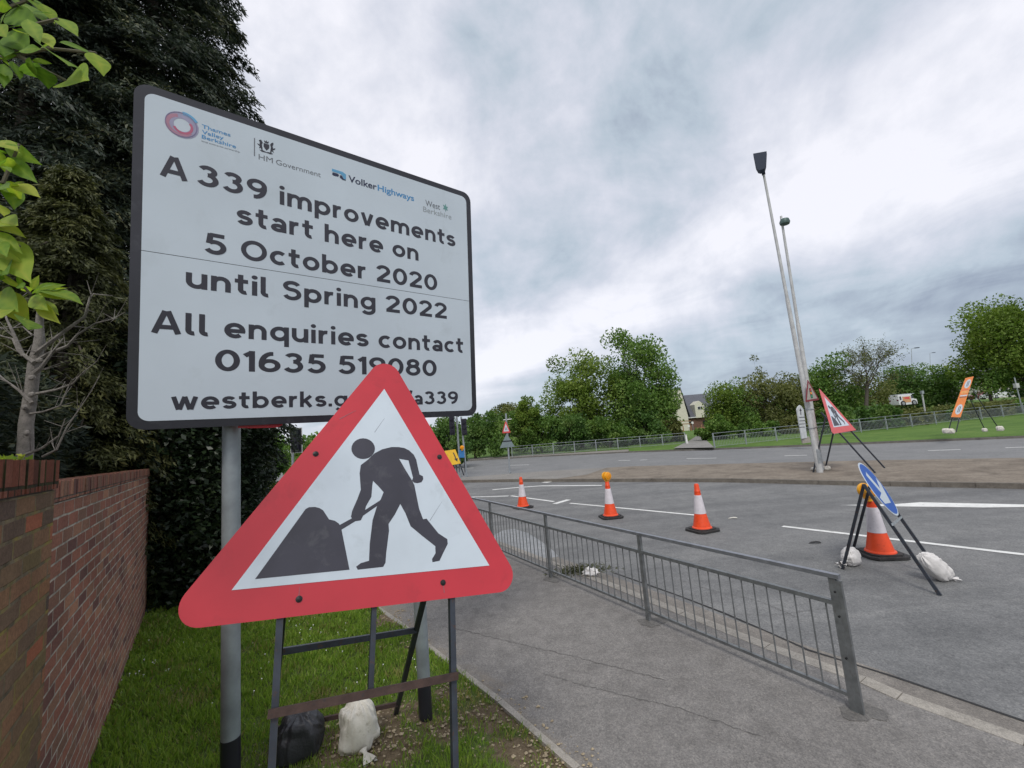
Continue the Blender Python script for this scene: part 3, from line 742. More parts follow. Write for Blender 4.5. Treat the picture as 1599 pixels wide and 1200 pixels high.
# ------------------------------------------------------------------ the large information board
pR = G(665, 1123, .05); pL = G(360, 1187, .36); pL[2] = bank(pL[0], pL[1]); pR[2] = bank(pR[0], pR[1])
yaw, til = RAD(37.75), RAD(-4.5)
na = np.array((math.cos(yaw), math.sin(yaw), 0)); nn_ = np.array((math.sin(yaw) * math.cos(til), -math.cos(yaw) * math.cos(til), math.sin(til)))
BF = Face(np.array((pR[0], pR[1], 2.45)) + nn_ * .10, na, nn_)
board = thing('information_board', 'large white roadworks information board with black border on two grey posts', 'road sign', (pR + pL) / 2)
_c = [BF.uv(*p) for p in ((215.5, 127), (734.2, 303.5), (744.6, 647.7), (189.5, 675.5))]
u0, u1 = (_c[0][0] + _c[3][0]) / 2, (_c[1][0] + _c[2][0]) / 2; v0, v1 = (_c[2][1] + _c[3][1]) / 2, (_c[0][1] + _c[1][1]) / 2
plate(BF, rrect(u0, v0, u1, v1, .085), -.020, 0).build('border_plate', mBlack, board)
bw = .052
seam = (BF.uv(203, 383.5)[1] + BF.uv(733, 474)[1]) / 2
top_p = [p for p in rrect(u0 + bw, v0 + bw, u1 - bw, v1 - bw, .055)]
def clip(P, v, above):
    o_ = []
    for i in range(len(P)):
        a, b = P[i - 1], P[i]; ia, ib = (a[1] > v) == above, (b[1] > v) == above
        if ia != ib: t = (v - a[1]) / (b[1] - a[1]); o_.append((a[0] + (b[0] - a[0]) * t, v))
        if ib: o_.append(tuple(b))
    return o_
plate(BF, clip(top_p, seam + .002, True), .0005, .003).build('upper_panel', mWhite, board)
plate(BF, clip(top_p, seam - .002, False), .0005, .003).build('lower_panel', mWhite, board)
zoomp = lambda x, y: (180 + x / 2.105, 120 + y / 2.105)
def bline(text, l, r_, xh_pts=None, xh=None, pen=.262, gap=.17):
    a, b = BF.uv(*zoomp(*l)), BF.uv(*zoomp(*r_)); v = (a[1] + b[1]) / 2
    return letter(BF, text, a[0], b[0], v, xh, .004, 'lettering', mInk, board, pen, gap)
cap = (BF.uv(*zoomp(178, 248))[1] - BF.uv(*zoomp(191, 322))[1]); XH = abs(cap) / 1.4
cap5 = BF.uv(*zoomp(162, 758))[1] - BF.uv(*zoomp(120, 836))[1]
for text, l, r_ in (('A~339 improvements', (146, 311), (1117, 569)), ('start here on', (399, 475), (997, 612)), ('5 October 2020', (292, 575), (1058, 708)), ('until Spring 2022', (232, 687), (1091, 801)),
                    ('All enquiries contact', (117, 836), (1144, 912)), ('01635 519080', (328, 965), (1056, 986)), ('westberks.gov.uk/a339', (183, 1094), (1126, 1076))):
    bline(text, l, r_, xh=XH * (.80 if text[0] == 'w' else 1.0))
z2 = lambda x, y: BF.uv(230 + x / 5.514, 150 + y / 5.514)
z3 = lambda x, y: BF.uv(490 + x / 6.396, 240 + y / 6.396)
# ring emblem with three lines of words
rc = z2(300, 255); rw = (z2(440, 275)[0] - z2(147, 225)[0]) / 2
def ringm(cx, cy, ro, ri, d, a0=0, a1=360, ex=1.0):
    n = 40; vs, fs = [], []
    for i in range(n + 1):
        t = RAD(a0 + (a1 - a0) * i / n); vs += [BF.pt(rc[0] + cx + ri * math.cos(t), rc[1] + cy + ri * math.sin(t) * ex, d), BF.pt(rc[0] + cx + ro * math.cos(t), rc[1] + cy + ro * math.sin(t) * ex, d)]
    return MB().add(vs, [(2 * i, 2 * i + 1, 2 * i + 3, 2 * i + 2) for i in range(n)])
emb = thing('emblem', '', '', board.location); emb.parent = board; emb.location = (0, 0, 0); ROOT[emb.name] = np.array(board.location)
for k_ in ('label', 'category'): del emb[k_]
ringm(0, 0, rw, rw * .5, .0040).build('ring', mLogoMauve, emb, fix=False)
ringm(-.012, -.006, rw * .86, rw * .60, .0044, 100, 330).build('ring', mLogoRose, emb, fix=False)
ringm(.004, -.006, rw * .62, rw * .46, .0047, 200, 400).build('ring', mat('logo_pink', (.48, .12, .20), .4), emb, fix=False)
ringm(.008, .008, rw * .98, rw * .74, .0050, 30, 95).build('ring', mLogoSky, emb, fix=False)
ringm(-.004, .002, rw * .95, rw * .90, .0053).build('ring', mat('logo_violet', (.20, .17, .30), .4), emb, fix=False)
a, b = z2(468, 285), z2(715, 345); hcap = (z2(470, 232)[1] - z2(470, 275)[1]) * .74
L3 = z2(470, 250)[0]
for i, (w, right) in enumerate((('Thames', z2(716, 340)), ('Valley', z2(657, 375)), ('Berkshire', z2(763, 455)))):
    fontline(BF, w, L3, right[0], z2(470, (278, 325, 368)[i])[1], hcap, .004, 'logo_words', mLogoBlue, board, .012)
fontline(BF, 'local enterprise partnership', L3, z2(797, 490)[0], z2(470, 397)[1], hcap * .42, .004, 'logo_words', mGreyInk, board)
# government mark: bar, crest and words
gb = z2(922, 365), z2(922, 520)
plate(BF, [(gb[1][0] - .003, gb[1][1]), (gb[1][0] + .003, gb[1][1]), (gb[1][0] + .003, gb[0][1]), (gb[1][0] - .003, gb[0][1])], .0034, .0042).build('divider_bar', mGreyInk, board)
cc_ = z2(1025, 440); ch = (z2(1025, 385)[1] - z2(1025, 495)[1]) / 2
def poly_on(face, pts, d, cx, cy, s): return MB().sheet([face.pt(cx + p[0] * s, cy + p[1] * s, d) for p in pts])
cm = MB()
for P, d in (([(-.32, .45), (.32, .45), (.32, -.1), (0, -.62), (-.32, -.1)], .0040), ([(-.2, .55), (-.28, .95), (-.08, .75), (0, 1.02), (.08, .75), (.28, .95), (.2, .55)], .0040),
             ([(-.42, -.7), (-.50, .1), (-.42, .5), (-.62, .85), (-.86, .62), (-.74, .4), (-.78, 0), (-1.02, .12), (-.98, -.05), (-.74, -.25), (-.84, -.62), (-.62, -.45), (-.55, -.78)], .0040),
             ([(.42, -.7), (.50, .1), (.42, .5), (.56, .8), (.78, 1.0), (.80, .62), (.70, .4), (.78, 0), (1.02, .2), (.98, -.05), (.74, -.25), (.86, -.62), (.62, -.45), (.55, -.78)], .0040),
             ([(-.8, -.80), (-.3, -.74), (0, -.84), (.3, -.74), (.8, -.80), (.5, -1.0), (0, -.95), (-.5, -1.0)], .0040)):
    cm.sheet([BF.pt(cc_[0] + p[0] * ch * 1.15, cc_[1] + p[1] * ch, d) for p in P])
cm.build('crest', mInk, board)
gv_, gc_ = (z2(960, 545)[1] + z2(1490, 705)[1]) / 2, z2(960, 500)[1] - z2(960, 545)[1]
fontline(BF, 'HM', z2(958, 545)[0], z2(1080, 582)[0], gv_, gc_, .004, 'logo_words', mGreyInk, board)
fontline(BF, 'Government', z2(1108, 590)[0], z2(1492, 705)[0], gv_, gc_, .004, 'logo_words', mGreyInk, board)
# contractor's mark: bridge emblem and two-tone words
A1, A2 = z3(180, 165), z3(320, 262); bw_, bh_ = A2[0] - A1[0], (z3(250, 175)[1] - z3(250, 245)[1])
vb = (z3(250, 245)[1]); ub = A1[0]
plate(BF, [(ub + bw_ * x, vb + bh_ * y) for x, y in ((0, .62), (0, 1.0), (.75, 1.0), (1.0, .78), (1.0, .1), (.86, .0), (.72, .50), (.52, .62))], .0034, .0042).build('logo_mark', mLogoSky, board)
plate(BF, [(ub + bw_ * x, vb + bh_ * y) for x, y in ((.02, .18), (.02, .45), (.12, .52), (.40, .52), (.50, .40), (.44, .12), (.1, .08))], .0034, .0045).build('logo_mark', mLogoNavy, board)
plate(BF, [(ub + bw_ * x, vb + bh_ * y) for x, y in ((.56, .05), (.56, .40), (.70, .44), (.84, .02), (.98, .02), (.98, -.12), (.76, -.14))], .0034, .0046).build('logo_mark', mLogoNavy, board)
vb2 = (z3(360, 292)[1] + z3(990, 470)[1]) / 2; capV = z3(345, 222)[1] - z3(352, 285)[1]; umid = z3(632, 370)[0]
fontline(BF, 'Volker', z3(345, 260)[0], umid - .004, vb2, capV * 1.05, .004, 'logo_words', mLogoNavy, board, .018)
fontline(BF, 'Highways', umid + .004, z3(1000, 480)[0], vb2, capV, .004, 'logo_words', mLogoBlue, board, .018)
fontline(BF, 'West', z3(1113, 500)[0], z3(1258, 540)[0], z3(1115, 522)[1], z3(1115, 462)[1] - z3(1115, 520)[1], .0046, 'logo_words', mGreyInk, board)
fontline(BF, 'Berkshire', z3(1090, 550)[0], z3(1372, 620)[0], z3(1095, 582)[1], z3(1095, 520)[1] - z3(1095, 572)[1], .004, 'logo_words', mat('logo_pale', (.30, .33, .35), .4), board)
lc = z3(1312, 545); ls = (z3(1312, 505)[1] - z3(1312, 590)[1]) / 2
plate(BF, [(lc[0] + x * ls * .75, lc[1] + y * ls) for x, y in ((0, -1), (.12, -.4), (.8, -.5), (.55, 0), (.9, .4), (.35, .35), (.1, 1), (-.15, .45), (-.8, .6), (-.45, .05), (-.85, -.4), (-.1, -.35))], .0034, .0046).build('logo_mark', mLogoGreen, board)
# rails and clips behind the plate, the two posts with their black foot bands
for fr in (.12, .5, .88):
    v_ = v0 + (v1 - v0) * fr
    MB().bar(BF.pt(u0 + .08, v_, -.035), BF.pt(u1 - .08, v_, -.035), .028, .045, BF.u).build('back_rail', mGalv, board)
for p, wd in ((pL, .110), (pR, .105)):
    d_ = np.array((-nn_[0], -nn_[1], 0)); base = p.copy(); topz = 4.35
    MB().lathe((base[0], base[1], base[2] - .1), [(wd / 2, 0), (wd / 2, topz - base[2] + .1), (wd / 2 - .006, topz - base[2] + .105)], 20).build('post', mGalvPost, board, smooth=True)
    MB().lathe((base[0], base[1], base[2] - .1), [(wd / 2 + .002, 0), (wd / 2 + .002, .1 + .285)], 20).build('foot_band', mBlack, board, smooth=True)
# red lower edge of an older plate showing under the board
q0, q1 = BF.uv(372, 664), BF.uv(442, 662)
plate(BF, [(q0[0], v0 - .016), (q0[0] + .10, v0 - .022), (q1[0] - .03, v0 - .024), (q1[0], v0 - .01), (q1[0], v0 + .10), (q0[0], v0 + .10)], -.030, -.024).build('red_plate', mRed, board)

# ------------------------------------------------------------------ men-at-work pictogram (traced once, in inner-triangle coordinates)
def zt(x, y): return (270 + x / 2.7273, 560 + y / 2.7273)
PIC_BODY = [(830, 432), (800, 455), (795, 490), (800, 560), (785, 600), (763, 650), (758, 675), (770, 695), (800, 690), (815, 660), (822, 630), (845, 590), (849, 540), (852, 522), (875, 545), (897, 570), (885, 600), (868, 632), (850, 690), (838, 790), (835, 862), (800, 872), (780, 887), (787, 900), (895, 888), (905, 870), (908, 830), (920, 735), (918, 705), (945, 665), (968, 620), (990, 660), (1012, 715), (1060, 755), (1117, 800), (1118, 830), (1103, 855), (1105, 868), (1135, 862), (1150, 830), (1170, 790), (1168, 770), (1130, 745), (1080, 683), (1065, 685), (1048, 640), (1035, 575), (1028, 540), (1018, 520), (990, 475), (963, 428), (960, 378), (930, 378), (890, 388), (858, 405)]
PIC_ARM = [(960, 378), (985, 382), (1005, 392), (1025, 410), (1036, 432), (1043, 465), (1050, 495), (1064, 502), (1066, 514), (1058, 528), (1040, 532), (1028, 530), (1018, 522), (1022, 508), (1003, 435), (963, 428)]
PIC_SHOVEL = [(706, 712), (768, 678), (885, 603), (882, 620), (772, 697), (716, 731)]
PIC_PILE = [(350, 940), (752, 900), (718, 730), (708, 705), (690, 692), (665, 686), (640, 648), (625, 638), (605, 633), (580, 634), (565, 642)]
PIC_HEAD = [(810 + 50 * math.cos(t * math.pi / 12), 385 + 44 * math.sin(t * math.pi / 12)) for t in range(24)]
kT = 1.15
tA, tB, tD = [CAM + np.array(p) * kT for p in ((-.646, 2.057, .287), (-1.071, 1.554, -.469), (-.175, 1.988, -.585))]
tn = np.cross(tB - tA, tD - tA); tn = tn if tn[1] < 0 else -tn
TF = Face((tB + tD) / 2, tD - tB, tn)
tri = thing('roadworks_sign', 'big red bordered triangle of a man digging, standing on black frame before the white board', 'road sign', (tB[0], tB[1], bank(tB[0], tB[1])))
def lint(a, b, c, d):
    a, b, c, d = [np.array(p, float) for p in (a, b, c, d)]; M_ = np.array([b - a, -(d - c)]).T; t = np.linalg.solve(M_, c - a); return a + (b - a) * t[0]
Z = lambda x, y: TF.uv(*zt(x, y))
le, re, be = (Z(60, 992), Z(835, 62)), (Z(968, 70), Z(1432, 872)), (Z(150, 1143), Z(1395, 996))
outer = roundpoly([lint(*le, *re), lint(*le, *be), lint(*re, *be)], .085, 10)
plate(TF, outer, -.006, 0).build('plate', mRed, tri)
inner = [TF.uv(600, 607.7), TF.uv(361.7, 922), TF.uv(764, 883.4)]
plate(TF, inner, .0003, .0016).build('white_triangle', mWhite2, tri)
for P, d in ((PIC_PILE, .0024), (PIC_SHOVEL, .0021), (PIC_BODY, .0024), (PIC_ARM, .0024), (PIC_HEAD, .0028)):
    plate(TF, [Z(*p) for p in P], .0017, d).build('pictogram', mPicto, tri)
INNER_UV = [np.array(p) for p in inner]
def norm_pic(P):      # pictogram in affine coordinates of the inner triangle
    A_, B_, D_ = INNER_UV; M_ = np.array([B_ - A_, D_ - A_]).T
    return [np.linalg.solve(M_, Z(*p) - A_) for p in P]
PICN = [norm_pic(P) for P in (PIC_PILE, PIC_SHOVEL, PIC_BODY, PIC_ARM, PIC_HEAD)]
for x, y in ((608, 407), (1135, 420), (537, 1025), (1150, 955)):
    c = Z(x, y); MB().lathe(TF.pt(c[0], c[1], 0), [(.014, 0), (.014, .003), (.009, .004), (.008, .010), (.003, .011)], 10, TF.n).build('bolt', mSteelBolt, tri)
for x, y, L, an in ((537, 1005, .03, 92), (1152, 970, .03, 95), (880, 285, .05, 60), (745, 240, .05, 35), (1120, 650, .06, 55)):     # scuffs and rust runs
    c = Z(x, y); d = np.array((math.cos(RAD(an)), math.sin(RAD(an)))); nn2 = np.array((-d[1], d[0]))
    plate(TF, [c - d * L - nn2 * .0012, c + d * L - nn2 * .0004, c + d * L + nn2 * .0004, c - d * L + nn2 * .0012], .0017, .0020).build('scuff', mGreyInk, tri)
def onT(px, py, d=0): return onplane((px, py), TF.o + TF.n * d, TF.n)
def to_ground(p, q):
    d = q - p
    for t in np.linspace(.2, 12, 900):
        r_ = p + d * t
        if r_[2] <= bank(r_[0], r_[1]) + .0: return r_
    return q
frame = tri
for (x0, y0), (x1, y1) in (((437, 968), (425, 1190)), ((705, 935), (710, 1198))):
    a, b = onT(x0, y0, -.03), onT(x1, y1, -.03); g_ = to_ground(a, b); up_ = a + (a - b) * .12
    MB().bar(up_, g_, .026, .036, TF.n).build('front_leg', mBlackSteel, frame)
a, b = onT(584, 950, -.03), onT(578.5, 1079, -.03)
MB().bar(a + (a - b) * 1.6, b, .022, .03, TF.n).build('centre_strut', mBlackSteel, frame)
a, b = onT(418, 1116, .0), onT(715, 1055.5, .0)
MB().bar(a, b, .020, .030, TF.u).build('cross_bar', mRust, frame)
zb = lambda p: bank(p[0], p[1])
rR = G(618, 1112, .1); rR[2] = zb(rR)
wv_ = -TF.a * np.array((1, 1, 0)); wv_ = nrm(wv_)
rL = G(425, 1168, .12); rL[2] = zb(rL)
hR = onT(703, 768, -.03); hL = onT(446, 900, -.03)
MB().bar(hR, rR, .026, .034, TF.a).build('rear_leg', mBlackSteel, frame)
MB().bar(hL, rL, .026, .034, TF.a).build('rear_leg', mBlackSteel, frame)
pt_ = lambda P_, Q_, t: P_ + (Q_ - P_) * t
def on_leg(px, py, P_, Q_):     # point of the leg seen in that row
    best = min(np.linspace(0, 1, 400), key=lambda t: abs(proj(pt_(P_, Q_, t))[1] - py)); return pt_(P_, Q_, best)
def proj(p):
    v = np.array(p) - CAM; k = v @ _F; return (W / 2 + FPX * (v @ _R) / k, HT / 2 - FPX * (v @ _U) / k)
MB().bar(on_leg(0, 984, hR, rR), on_leg(0, 1018, hL, rL), .022, .034, (0, 0, 1)).build('cross_bar', mBlackSteel, frame)
sb0, sb1 = on_leg(0, 1099, hR, rR), on_leg(0, 1140, hL, rL)
MB().bar(sb0, sb1, .020, .030, (0, 0, 1)).build('ballast_bar', mRust, frame)

# ------------------------------------------------------------------ sand bags
def sack(name, c, size, m, label, group, seed, tie=None, tilt=0.0, rz=0.0, lump=.12, drape=0.0):
    rg = np.random.default_rng(seed)
    bm = bmesh.new(); bmesh.ops.create_icosphere(bm, subdivisions=6, radius=1.0)
    ph = rg.uniform(0, 6.28, (10, 3)); fr = rg.uniform(1.5, 6.5, (10, 3)); am = rg.uniform(.3, 1, 10)
    for v in bm.verts:
        p = np.array(v.co); n = p / np.linalg.norm(p)
        s_ = sum(am[i] * math.sin(fr[i] @ n + ph[i][0]) / (1 + .25 * i) for i in range(10)) * lump * .33
        # square-ish cushion with creases running to the tied end
        p = np.sign(n) * np.abs(n) ** .72
        crease = .045 * math.sin(13 * math.atan2(n[1], n[0]) + ph[0][1]) * max(0, n[2]) + .03 * math.sin(9 * math.atan2(n[2], n[1]) + ph[1][1]) * abs(n[0])
        wr = mnoise.ridged_multi_fractal(Vector((n[0] * 1.6 + seed, n[1] * 1.6, n[2] * .55)), .95, 2.2, 4, 1.0, 2.0)
        p = p * (1 + s_ + crease + (.05 if m.name != 'black_sack' else .06) * (wr - 1.0))
        p[2] = max(p[2], -.86)
        if drape: p[0] *= 1 - drape * p[2]
        v.co = p * np.array(size) * .5
    R3 = Matrix.Rotation(rz, 3, 'Z') @ Matrix.Rotation(tilt, 3, 'Y')
    bmesh.ops.rotate(bm, verts=bm.verts, matrix=R3, cent=(0, 0, 0))
    t = thing(name, label, 'sandbag', c, group)
    me = bpy.data.meshes.new('sack_body'); bm.to_mesh(me); bm.free(); me.materials.append(m); me.polygons.foreach_set('use_smooth', [True] * len(me.polygons))
    o = bpy.data.objects.new('sack_body', me); COL.objects.link(o); o.parent = t
    if tie is not None:
        k = MB(); d = nrm(tie[1]); b0 = np.array(tie[0], float); L = tie[2]
        x = nrm(np.cross(d, (0.1, .2, 1))); y = np.cross(d, x); vs, fs = [], []
        prof = ((0, .55), (.12, .32), (.25, .22), (.40, .34), (.65, .60), (1.0, .80))
        n = 14
        for i, (h, r_) in enumerate(prof):
            for j in range(n):
                a_ = 2 * math.pi * j / n; rr = L * r_ * .6 * (1 + (.25 + .3 * h) * math.sin(4 * a_ + seed) * (h > .2)); vs.append(b0 + d * h * L + x * rr * math.cos(a_) + y * rr * .6 * math.sin(a_))
        for i in range(len(prof) - 1):
            for j in range(n): fs.append((i * n + j, i * n + (j + 1) % n, (i + 1) * n + (j + 1) % n, (i + 1) * n + j))
        kb = MB(); kb.add([v + np.array(c) for v in vs], fs); kb.build('tied_neck', m, t, smooth=True)
    return t
gS = 'sandbags weighting the sign frames'
s1 = G(560, 1150, .18); s1[2] = bank(s1[0], s1[1]) + .135
sack('sandbag', s1, (.27, .25, .33), mSackW, 'creased off-white sandbag hung on the frame bar of the big triangle', gS, 3, ((.075, -.11, -.10), (.7, -.6, -.45), .11), rz=.45, lump=.16, drape=.10)
s2 = G(468, 1170, .2); s2[2] = bank(s2[0], s2[1]) + .12
sack('sandbag', s2, (.30, .26, .30), mSackB, 'black plastic sandbag on the grass behind the frame leg of the big triangle', gS, 8, None, rz=.45, lump=.14, drape=.12)

# ------------------------------------------------------------------ pedestrian guardrail
def rail_run(P0, d, n, pitch, ht, label, cat, wob=0.0, mid=.78, low=.11, bars=17, mR=mRail, mT=mRailLt, px=.034, py=.048, name='guardrail', barr=.007, zs=None):
    t = thing(name, label, cat, P0); d = nrm(d); zs = zs or [P0[2]] * (n + 1)
    pts = [np.array((P0[0] + d[0] * pitch * i, P0[1] + d[1] * pitch * i, zs[i])) for i in range(n + 1)]
    Y = np.array((-d[1], d[0], 0))
    for i, p in enumerate(pts):
        MB().bar(p + np.array((0, 0, -.1)), p + np.array((0, 0, ht - .012)), px, py, d).build('post', mR, t)
    MB().bar(pts[0] + np.array((0, 0, ht)) - d * .05, pts[-1] + np.array((0, 0, ht)) + d * .02, .044, .032).build('top_rail', mT, t)
    for i in range(n):
        a, b = pts[i] + d * (px / 2 + .002), pts[i + 1] - d * (px / 2 + .002); m_ = MB(); z = lambda h: np.array((0, 0, h))
        m_.bar(a + z(mid), b + z(mid), .038, .034).bar(a + z(low), b + z(low), .030, .026)
        for k in range(bars):
            q_ = a + (b - a) * (k + .5) / bars; m_.tube([q_ + z(low + .013), q_ + z(mid - .017)], barr, 6, False)
        m_.build('bar_panel', mR, t)
    return t, pts
gp = G(1335, 1111); gdir = nrm((-.507, .862, 0))
near_rail, nrp = rail_run(gp, gdir, 9, 2.0, .985, 'dark grey pedestrian guardrail of thin upright bars along the kerb of the near footway', 'guardrail')
MB().bar(gp + gdir * -.036 + np.array((0, 0, -.1)), gp + gdir * -.036 + np.array((0, 0, .955)), .026, .048, gdir).build('end_post', mRail, near_rail)
for h in (.88, .70, .40):
    MB().lathe(gp + gdir * -.03 + np.array((-.04, -.02, h)), [(.008, 0), (.008, .012), (.004, .014)], 8, (-.86, -.5, 0)).build('bolt', mSteelBolt, near_rail)
fp0 = G(1116, 699.5, .06)
far_rail, _ = rail_run(fp0, (.972, .235, 0), 14, 2.95, 1.12, 'pale galvanised guardrail on the far grass verge, running to the car park', 'guardrail', mR=mGalv, mT=mGalv, bars=20, barr=.011, px=.07, py=.07, mid=.86, name='guardrail', zs=[.05 + .012 * i for i in range(15)])
l0 = G(1071, 694, .02); l1 = G(800, 714.5, .02); nL = 8
rail_run(l0, l1 - l0, nL, np.linalg.norm((l1 - l0)[:2]) / nL, 1.12, 'grey guardrail in front of the leafy trees across the far road', 'guardrail', mR=mGalv, mT=mGalv, bars=18, barr=.011, px=.07, py=.07, mid=.86, zs=[.02] * 9)
p0 = G(452, 762, 0.0)
rail_run(p0, (.95, .3, 0), 3, 1.8, 1.1, 'short guardrail seen between the hedge and the big triangle', 'guardrail', mR=mGalv, mT=mGalv, bars=14, barr=.01, px=.06, py=.06, mid=.86)
# ------------------------------------------------------------------ brick garden wall (local X runs along it, away from the camera)
BCOL = [(0, (0.149, 0.078, 0.072)), (.3, (0.269, 0.121, 0.093)), (.55, (0.337, 0.148, 0.105)), (.8, (0.225, 0.133, 0.099)), (1, (0.404, 0.210, 0.137))]
BCOL2 = [(0, (0.104, 0.078, 0.072)), (.3, (0.210, 0.139, 0.087)), (.6, (0.269, 0.148, 0.088)), (.85, (0.180, 0.139, 0.071)), (1, (0.389, 0.133, 0.080))]
mBrick = brickmat('red_brick', .225, .075, BCOL, (.50, .45, .38), .013)
mBrickOld = brickmat('mossy_brick', .225, .075, BCOL2, (.22, .175, .12), .016, moss=(.26, .20, .06))
mCope = brickmat('coping_brick', .075, .125, BCOL, (.13, .105, .085), .009)
mCopeOld = brickmat('old_coping_brick', .076, .13, [(0, (.10, .04, .03)), (.5, (.19, .065, .042)), (1, (.24, .10, .07))], (.045, .035, .025), .014, moss=(.05, .05, .02))
wd_ = nrm((-2.95, 3.86, 0)); wy = np.array((-wd_[1], wd_[0], 0)); wang = math.atan2(wd_[1], wd_[0])
wo = np.array((-2.33, 2.08, .03))
def wl(x, y, z): return wo + wd_ * x + wy * y + np.array((0, 0, z))
hitpx = onplane((86, 760), wo + wy * -.05, -wy) - wo; xe = float(hitpx @ wd_)
def wall(name, label, x0, x1, y0, th, nz, copeh, m, mc, over=.008):
    t = thing(name, label, 'wall', wo); t.rotation_euler = (0, 0, wang); ROOT[t.name] = np.zeros(3)
    a = MB(); zt_ = nz * .075
    nseg = max(1, int((x1 - x0) / .6))
    a.hexa([(x0, y0, -.4), (x1, y0, -.4), (x1, y0 + th, -.4), (x0, y0 + th, -.4), (x0, y0, zt_), (x1, y0, zt_), (x1, y0 + th, zt_), (x0, y0 + th, zt_)])
    a.build('brickwork', m, t)
    c = MB(); n = int((x1 - x0) / .075); rg = random.Random(4)
    for k in range(n + 1):       # coping: bricks on edge, one by one
        xa, xb = x0 + k * .075 + .004, min(x0 + (k + 1) * .075 - .004, x1)
        if xb - xa < .02: continue
        dz, dy = rg.uniform(-.003, .003), rg.uniform(-.003, .002)
        c.hexa([(xa, y0 - over + dy, zt_ + .008), (xb, y0 - over + dy, zt_ + .008), (xb, y0 + th + over, zt_ + .008), (xa, y0 + th + over, zt_ + .008),
                (xa, y0 - over + dy, zt_ + copeh + dz), (xb, y0 - over + dy, zt_ + copeh + dz), (xb, y0 + th + over, zt_ + copeh + dz), (xa, y0 + th + over, zt_ + copeh + dz)])
    c.build('coping', mc, t)
    b = MB(); b.hexa([(x0, y0 + .004, zt_ - .001), (x1 - .004, y0 + .004, zt_ - .001), (x1 - .004, y0 + th - .004, zt_ - .001), (x0, y0 + th - .004, zt_ - .001), (x0, y0 + .004, zt_ + copeh - .01), (x1 - .004, y0 + .004, zt_ + copeh - .01), (x1 - .004, y0 + th - .004, zt_ + copeh - .01), (x0, y0 + th - .004, zt_ + copeh - .01)])
    b.build('mortar_bed', mat('mortar', (.10, .085, .068), .95, 0, .35, 30, bump=.2), t)
    return t
wall('brick_wall', 'long red brick garden wall with pale mortar lines beside the grass bank', xe + .004, 4.9, 0, .22, 28, .11, mBrick, mCope)
wall('brick_wall', 'older mossy brick wall end, one course taller, with crumbling red coping', -1.6, xe, -.05, .30, 29, .135, mBrickOld, mCopeOld, .012)
xf = 4.9

# ------------------------------------------------------------------ conifers, hedges and near branches
def conifer(name, label, base, ht, rad, nbr, per, m, z0=.6, leaf=(.10, .22), wid=.24, shape=.75, seed=0, cat='tree', core=.5):
    t = thing(name, label, cat, base); base = np.array(base, float)
    C_, D_, T_ = [], [], []
    br = MB()
    for k in range(nbr):
        h = z0 + (ht - z0) * rng.uniform(0, 1) ** .9; f_ = (h - z0) / (ht - z0)
        R_ = rad * (1 - f_ ** 1.6 * .85) * (.75 + .25 * min(1, f_ * 6)) * rng.uniform(.72, 1.12)
        az = rng.uniform(0, 2 * math.pi); d = np.array((math.cos(az), math.sin(az), 0)); s0 = base + np.array((0, 0, h))
        rise, fall = rng.uniform(.05, .35), rng.uniform(.35, .75)
        n = int(per * rng.uniform(.6, 1.4)); tt = rng.uniform(.30, 1, n) ** .8
        side = np.array((-d[1], d[0], 0))
        P = s0 + np.outer(tt * R_, d) + np.outer(R_ * (rise * tt - fall * tt ** 2.4), (0, 0, 1))
        spread = R_ * .20 * (1.15 - tt)
        P += np.outer(rng.normal(0, 1, n) * spread, side) + np.outer(rng.normal(-.25, .6, n) * spread * .7, (0, 0, 1)) + rng.normal(0, .03, (n, 3))
        tang = d[None] + np.outer(rise - fall * 2.0 * tt ** 1.4, (0, 0, 1))
        C_.append(P); D_.append(tang * .8 + np.outer(rng.normal(0, .75, n), side) + rng.normal(0, .35, (n, 3)) + np.array((0, 0, -.35)))
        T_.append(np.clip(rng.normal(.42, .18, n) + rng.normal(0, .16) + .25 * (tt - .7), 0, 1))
        if k % 5 == 0:
            q_ = [s0 + d * R_ * u_ + np.array((0, 0, R_ * (rise * u_ - fall * u_ ** 2.4))) for u_ in (0, .35, .7, .95)]
            br.tube(q_, [.035, .025, .014, .004], 5, False)
    C_, D_, T_ = np.concatenate(C_), np.concatenate(D_), np.concatenate(T_)
    L_ = rng.uniform(*leaf, len(C_))
    leafcards('crown', C_, D_, L_, L_ * wid * rng.uniform(.7, 1.4, len(C_)), T_, m, t)
    br.tube([base + np.array((0, 0, -.2)), base + np.array((.1, 0, ht * .4)), base + np.array((.05, .1, ht * .95))], [.26, .18, .03], 10)
    br.build('trunk', mBarkD, t, fix=False)
    return t
